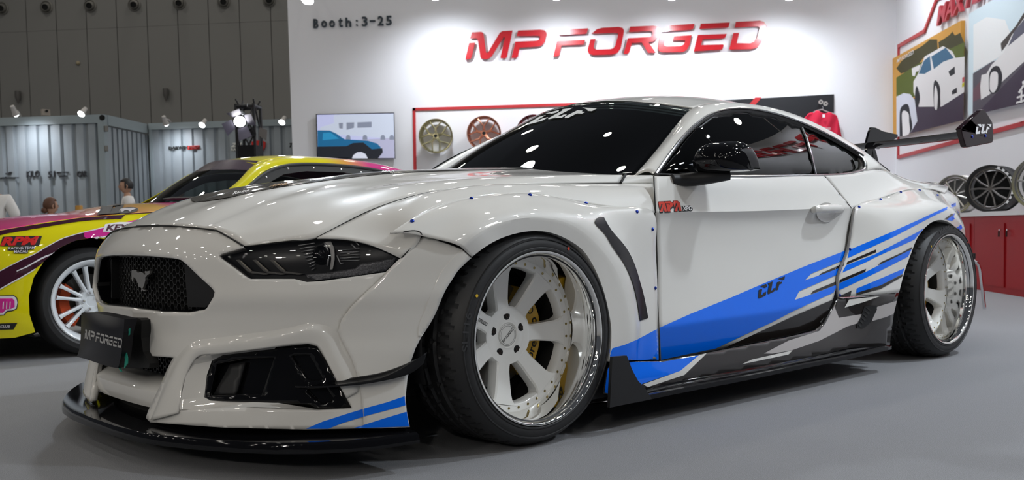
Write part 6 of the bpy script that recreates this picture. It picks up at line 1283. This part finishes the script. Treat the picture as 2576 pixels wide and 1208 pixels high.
for s in (-1, 1): G = loft([[V(x+dx, YC+s*.34+y, z) for y, dx in ((-.22, -.07), (-.16, 0), (0, .02), (.16, 0), (.22, -.07))] for x, z in ((1.70, .6), (1.80, .8), (1.90, 1.0), (1.94, 1.10))], 13, 3); panel('bucket_seat', G, cab, ycar, .05, False, False, 40)
# ------------------------------------------------------------------ visitors behind the cars
skin = mat('skin', (.42, .24, .16), .55); hairb = mat('black_hair', (.01, .009, .009), .5); hairr = mat('brown_hair', (.09, .035, .015), .5); trou = mat('dark_trousers', (.02, .022, .03), .8); teew = mat('white_tee', (.72, .70, .68), .8)
def skinmesh(name, pts, edges, rad, m, parent, sub=2, root=0):
    me = bpy.data.meshes.new(name); me.from_pydata(pts, edges, []); me.materials.append(m); o = ob(name, me, parent); md = o.modifiers.new('skin', 'SKIN'); md.use_smooth_shade = True
    for i, r in enumerate(rad): r = r if isinstance(r, tuple) else (r, r); me.skin_vertices[0].data[i].radius = r
    me.skin_vertices[0].data[root].use_root = True; sb = o.modifiers.new('sub', 'SUBSURF'); sb.levels = sb.render_levels = sub; return o
def person(label, loc, h, rz, shirt_m, hair_m, bun=False, sleeve=.55, sitting=False, arm=0):
    t = thing('person', label, 'person', loc, rz, None); k = h/1.72
    def P(*a): return tuple(c*k for c in a)
    zz = -.40 if sitting else 0
    hipz = .92+zz
    knee = [(s*.10, -.42, hipz-.02) if sitting else (s*.10, -.01, .50) for s in (-1, 1)]; ank = [(s*.10, -.42, .09) if sitting else (s*.10, .02, .09) for s in (-1, 1)]; toe = [(a[0], a[1]-.14, .05) for a in ank]
    el = [(s*.30, .02-(.16 if arm else 0), 1.13+zz) for s in (-1, 1)]; wr = [(s*.30, -.10-(.22 if arm else 0), .90+zz+(.24 if arm else 0)) for s in (-1, 1)]
    pts = [(0, 0, hipz), (0, 0, 1.12+zz), (0, .01, 1.34+zz), (0, .0, 1.47+zz), (0, -.01, 1.53+zz)]+[(s*.18, .01, 1.39+zz) for s in (-1, 1)]+el+wr+[(s*.10, 0, hipz-.03) for s in (-1, 1)]+knee+ank+toe
    ed = [(0, 1), (1, 2), (2, 3), (3, 4), (2, 5), (5, 7), (7, 9), (2, 6), (6, 8), (8, 10), (0, 11), (11, 13), (13, 15), (15, 17), (0, 12), (12, 14), (14, 16), (16, 18)]
    rad = [.14, .12, .13, .055, .055, .065, .065, .045, .045, .032, .032, .09, .09, .062, .062, .045, .045, .04, .04]
    skinmesh('body', [P(*p) for p in pts], ed, [r*k for r in rad], skin, t)
    skinmesh('shirt', [P(*p) for p in [(0, 0, hipz-.04), (0, 0, 1.12+zz), (0, .01, 1.35+zz), (0, .0, 1.44+zz)]]+[P(s*.19, .01, 1.39+zz) for s in (-1, 1)]+[tuple((Vector(P(s*.19, .01, 1.39+zz))*(1-sleeve)+Vector(P(*el[i]))*sleeve)) for i, s in enumerate((-1, 1))], [(0, 1), (1, 2), (2, 3), (2, 4), (4, 6), (2, 5), (5, 7)], [r*k for r in (.165, .15, .155, .08, .09, .09, .075, .075)], shirt_m, t)
    skinmesh('trousers', [P(*p) for p in [(0, 0, hipz)]+[(s*.10, 0, hipz-.04) for s in (-1, 1)]+knee+ank], [(0, 1), (1, 3), (3, 5), (0, 2), (2, 4), (4, 6)], [r*k for r in (.155, .105, .105, .08, .08, .065, .065)], trou, t)
    # head with face, ears and hair
    bm = bmesh.new(); bmesh.ops.create_uvsphere(bm, u_segments=24, v_segments=16, radius=1)
    for v in bm.verts:
        x, y, z = v.co; w = .078*(1-.18*max(0, -z)**1.5); yv = y*.098*(1-.10*max(0, -z)); 
        if y < -.75 and abs(z+.05) < .22 and abs(x) < .25: yv -= .018
        v.co = (x*w, yv, z*.118)
    me = bpy.data.meshes.new('head'); bm.to_mesh(me); bm.free(); me.materials.append(skin); me.polygons.foreach_set('use_smooth', [True]*len(me.polygons)); hd = ob('head', me, t); hd.location = P(0, -.02, 1.615+zz); hd.scale = (k, k, k)
    for s in (-1, 1):
        MB().lathe([(0, -.004), (.010, -.002), (.010, .004)], 10, Matrix.Translation((s*.030, -.091, .012))).build('eye', hairb, hd); MB().tube([(s*.078, .005, .03), (s*.086, .02, .0), (s*.078, .01, -.035)], .011, 8).build('ear', skin, hd)
    MB().tube([(-.022, -.090, -.052), (0, -.097, -.054), (.022, -.090, -.052)], .006, 6).build('mouth', mat('lips', (.30, .10, .08), .5), hd)
    bm = bmesh.new(); bmesh.ops.create_uvsphere(bm, u_segments=24, v_segments=16, radius=1); dele = []
    for v in bm.verts:
        x, y, z = v.co
        if (y < -.35 and z < .45) or z < -.45: dele.append(v)
        v.co = (x*.090, y*.112+.006, z*.128+.012)
    bmesh.ops.delete(bm, geom=dele, context='VERTS'); me = bpy.data.meshes.new('hair'); bm.to_mesh(me); bm.free(); me.materials.append(hair_m); me.polygons.foreach_set('use_smooth', [True]*len(me.polygons)); ho = ob('hair', me, hd); md = ho.modifiers.new('t', 'SOLIDIFY'); md.thickness = .012
    if bun: b_ = MB().lathe([(0, -.05), (.035, -.035), (.05, 0), (.035, .035), (0, .05)], 14, Matrix.Translation((0, .10, -.06))); b_.build('hair_bun', hair_m, hd, 60)
    # hands with five fingers
    for i, s in enumerate((-1, 1)):
        w_ = Vector(P(*wr[i])); d = (Vector(P(*wr[i]))-Vector(P(*el[i]))).normalized(); sd = V(0, 1, 0).cross(d).normalized() if abs(d.y) < .9 else V(1, 0, 0); fw = d.cross(sd)
        pts = [w_, w_+d*.05*k, w_+d*.09*k]; ed = [(0, 1), (1, 2)]; rad = [.026*k, .032*k, .026*k]
        for f, (o_, ln) in enumerate(((-.028, .065), (-.010, .08), (.010, .075), (.028, .055))):
            n = len(pts); a1 = w_+d*.095*k+fw*o_*k; pts += [a1, a1+d*ln*.5*k, a1+d*ln*k-sd*.012*k]; ed += [(2, n), (n, n+1), (n+1, n+2)]; rad += [.010*k, .009*k, .008*k]
        n = len(pts); pts += [w_+d*.05*k-fw*.04*k, w_+d*.08*k-fw*.055*k]; ed += [(1, n), (n, n+1)]; rad += [.012*k, .009*k]; skinmesh('hand', [tuple(p) for p in pts], ed, rad, skin, t, 1)
    return t
def stand(u, v_top, D): p = pxp(u, v_top, C0+FH*D, FH); return p
p = stand(319, 453, 14.0); person('man with short black hair and white tee facing left behind the drift car', (p.x, p.y, 0), p.z/1.0, math.atan2(RH.y, RH.x)-PI/2-.15+0.55, teew, hairb)
p = stand(124, 498, 13.6); person('seated person with brown hair in a bun beyond the pink hood', (p.x, p.y, 0), p.z/(1.74-.40)*1.72, math.atan2(RH.y, RH.x)+PI/2+.9, teew, hairr, True, sitting=True)
st = thing('stool', 'plain grey box stool under the seated person with brown hair', 'stool', (p.x, p.y, 0)); kz = p.z/(1.74-.40); MB().box((0, 0, .19*kz), (.36, .36, .38*kz)).build('box', contd, st); MB().box((0, 0, .385*kz), (.38, .38, .02)).build('seat_pad', blk, st)
p = stand(452, 465, 14.2); person('person with dark hair whose crown shows over the windscreen of the drift car', (p.x, p.y, 0), p.z, math.atan2(RH.y, RH.x)-PI/2, mat('grey_shirt', (.10, .10, .11), .8), hairb)
p = stand(-24, 440, 10.5); person('person in a white long sleeved shirt cut by the left picture edge', (p.x, p.y, 0), p.z, math.atan2(RH.y, RH.x)+.2, teew, hairb, sleeve=1.0)
p = px(198, 700, x=0); b = pxp(198.5, 517, C0+FH*11.5, FH); t = thing('barrier_post', 'short orange yellow post standing behind the drift car', 'post', (b.x, b.y, 0)); MB().lathe([(.041, 0), (.041, b.z-.01), (.036, b.z), (0, b.z)], 20, Matrix.Rotation(PI/2, 4, 'X')).build('tube', mat('post_orange', (.45, .22, .03), .5), t); MB().lathe([(0, .02), (.15, .02), (.16, 0)], 24, Matrix.Rotation(PI/2, 4, 'X')).build('foot', blk, t)
# ------------------------------------------------------------------ turn the finished layout onto the stand's axes
bpy.context.view_layer.update()
R3 = RZ.to_3x3()
def plain(o): return max(abs(a) for a in o.rotation_euler) < 1e-6 and max(abs(a-1) for a in o.scale) < 1e-6
def turn(o):
    if plain(o) and (o.type == 'EMPTY' or (o.type == 'MESH' and o.data.users == 1)):
        o.location = R3 @ o.location
        if o.type == 'MESH': o.data.transform(RZ)
        for c in o.children: turn(c)
    else: o.matrix_local = RZ @ o.matrix_local
for o in list(S.objects):
    if o.parent is None and o is not cam:
        if o in (car, ycar): o.matrix_world = RZ @ o.matrix_world
        else: turn(o)
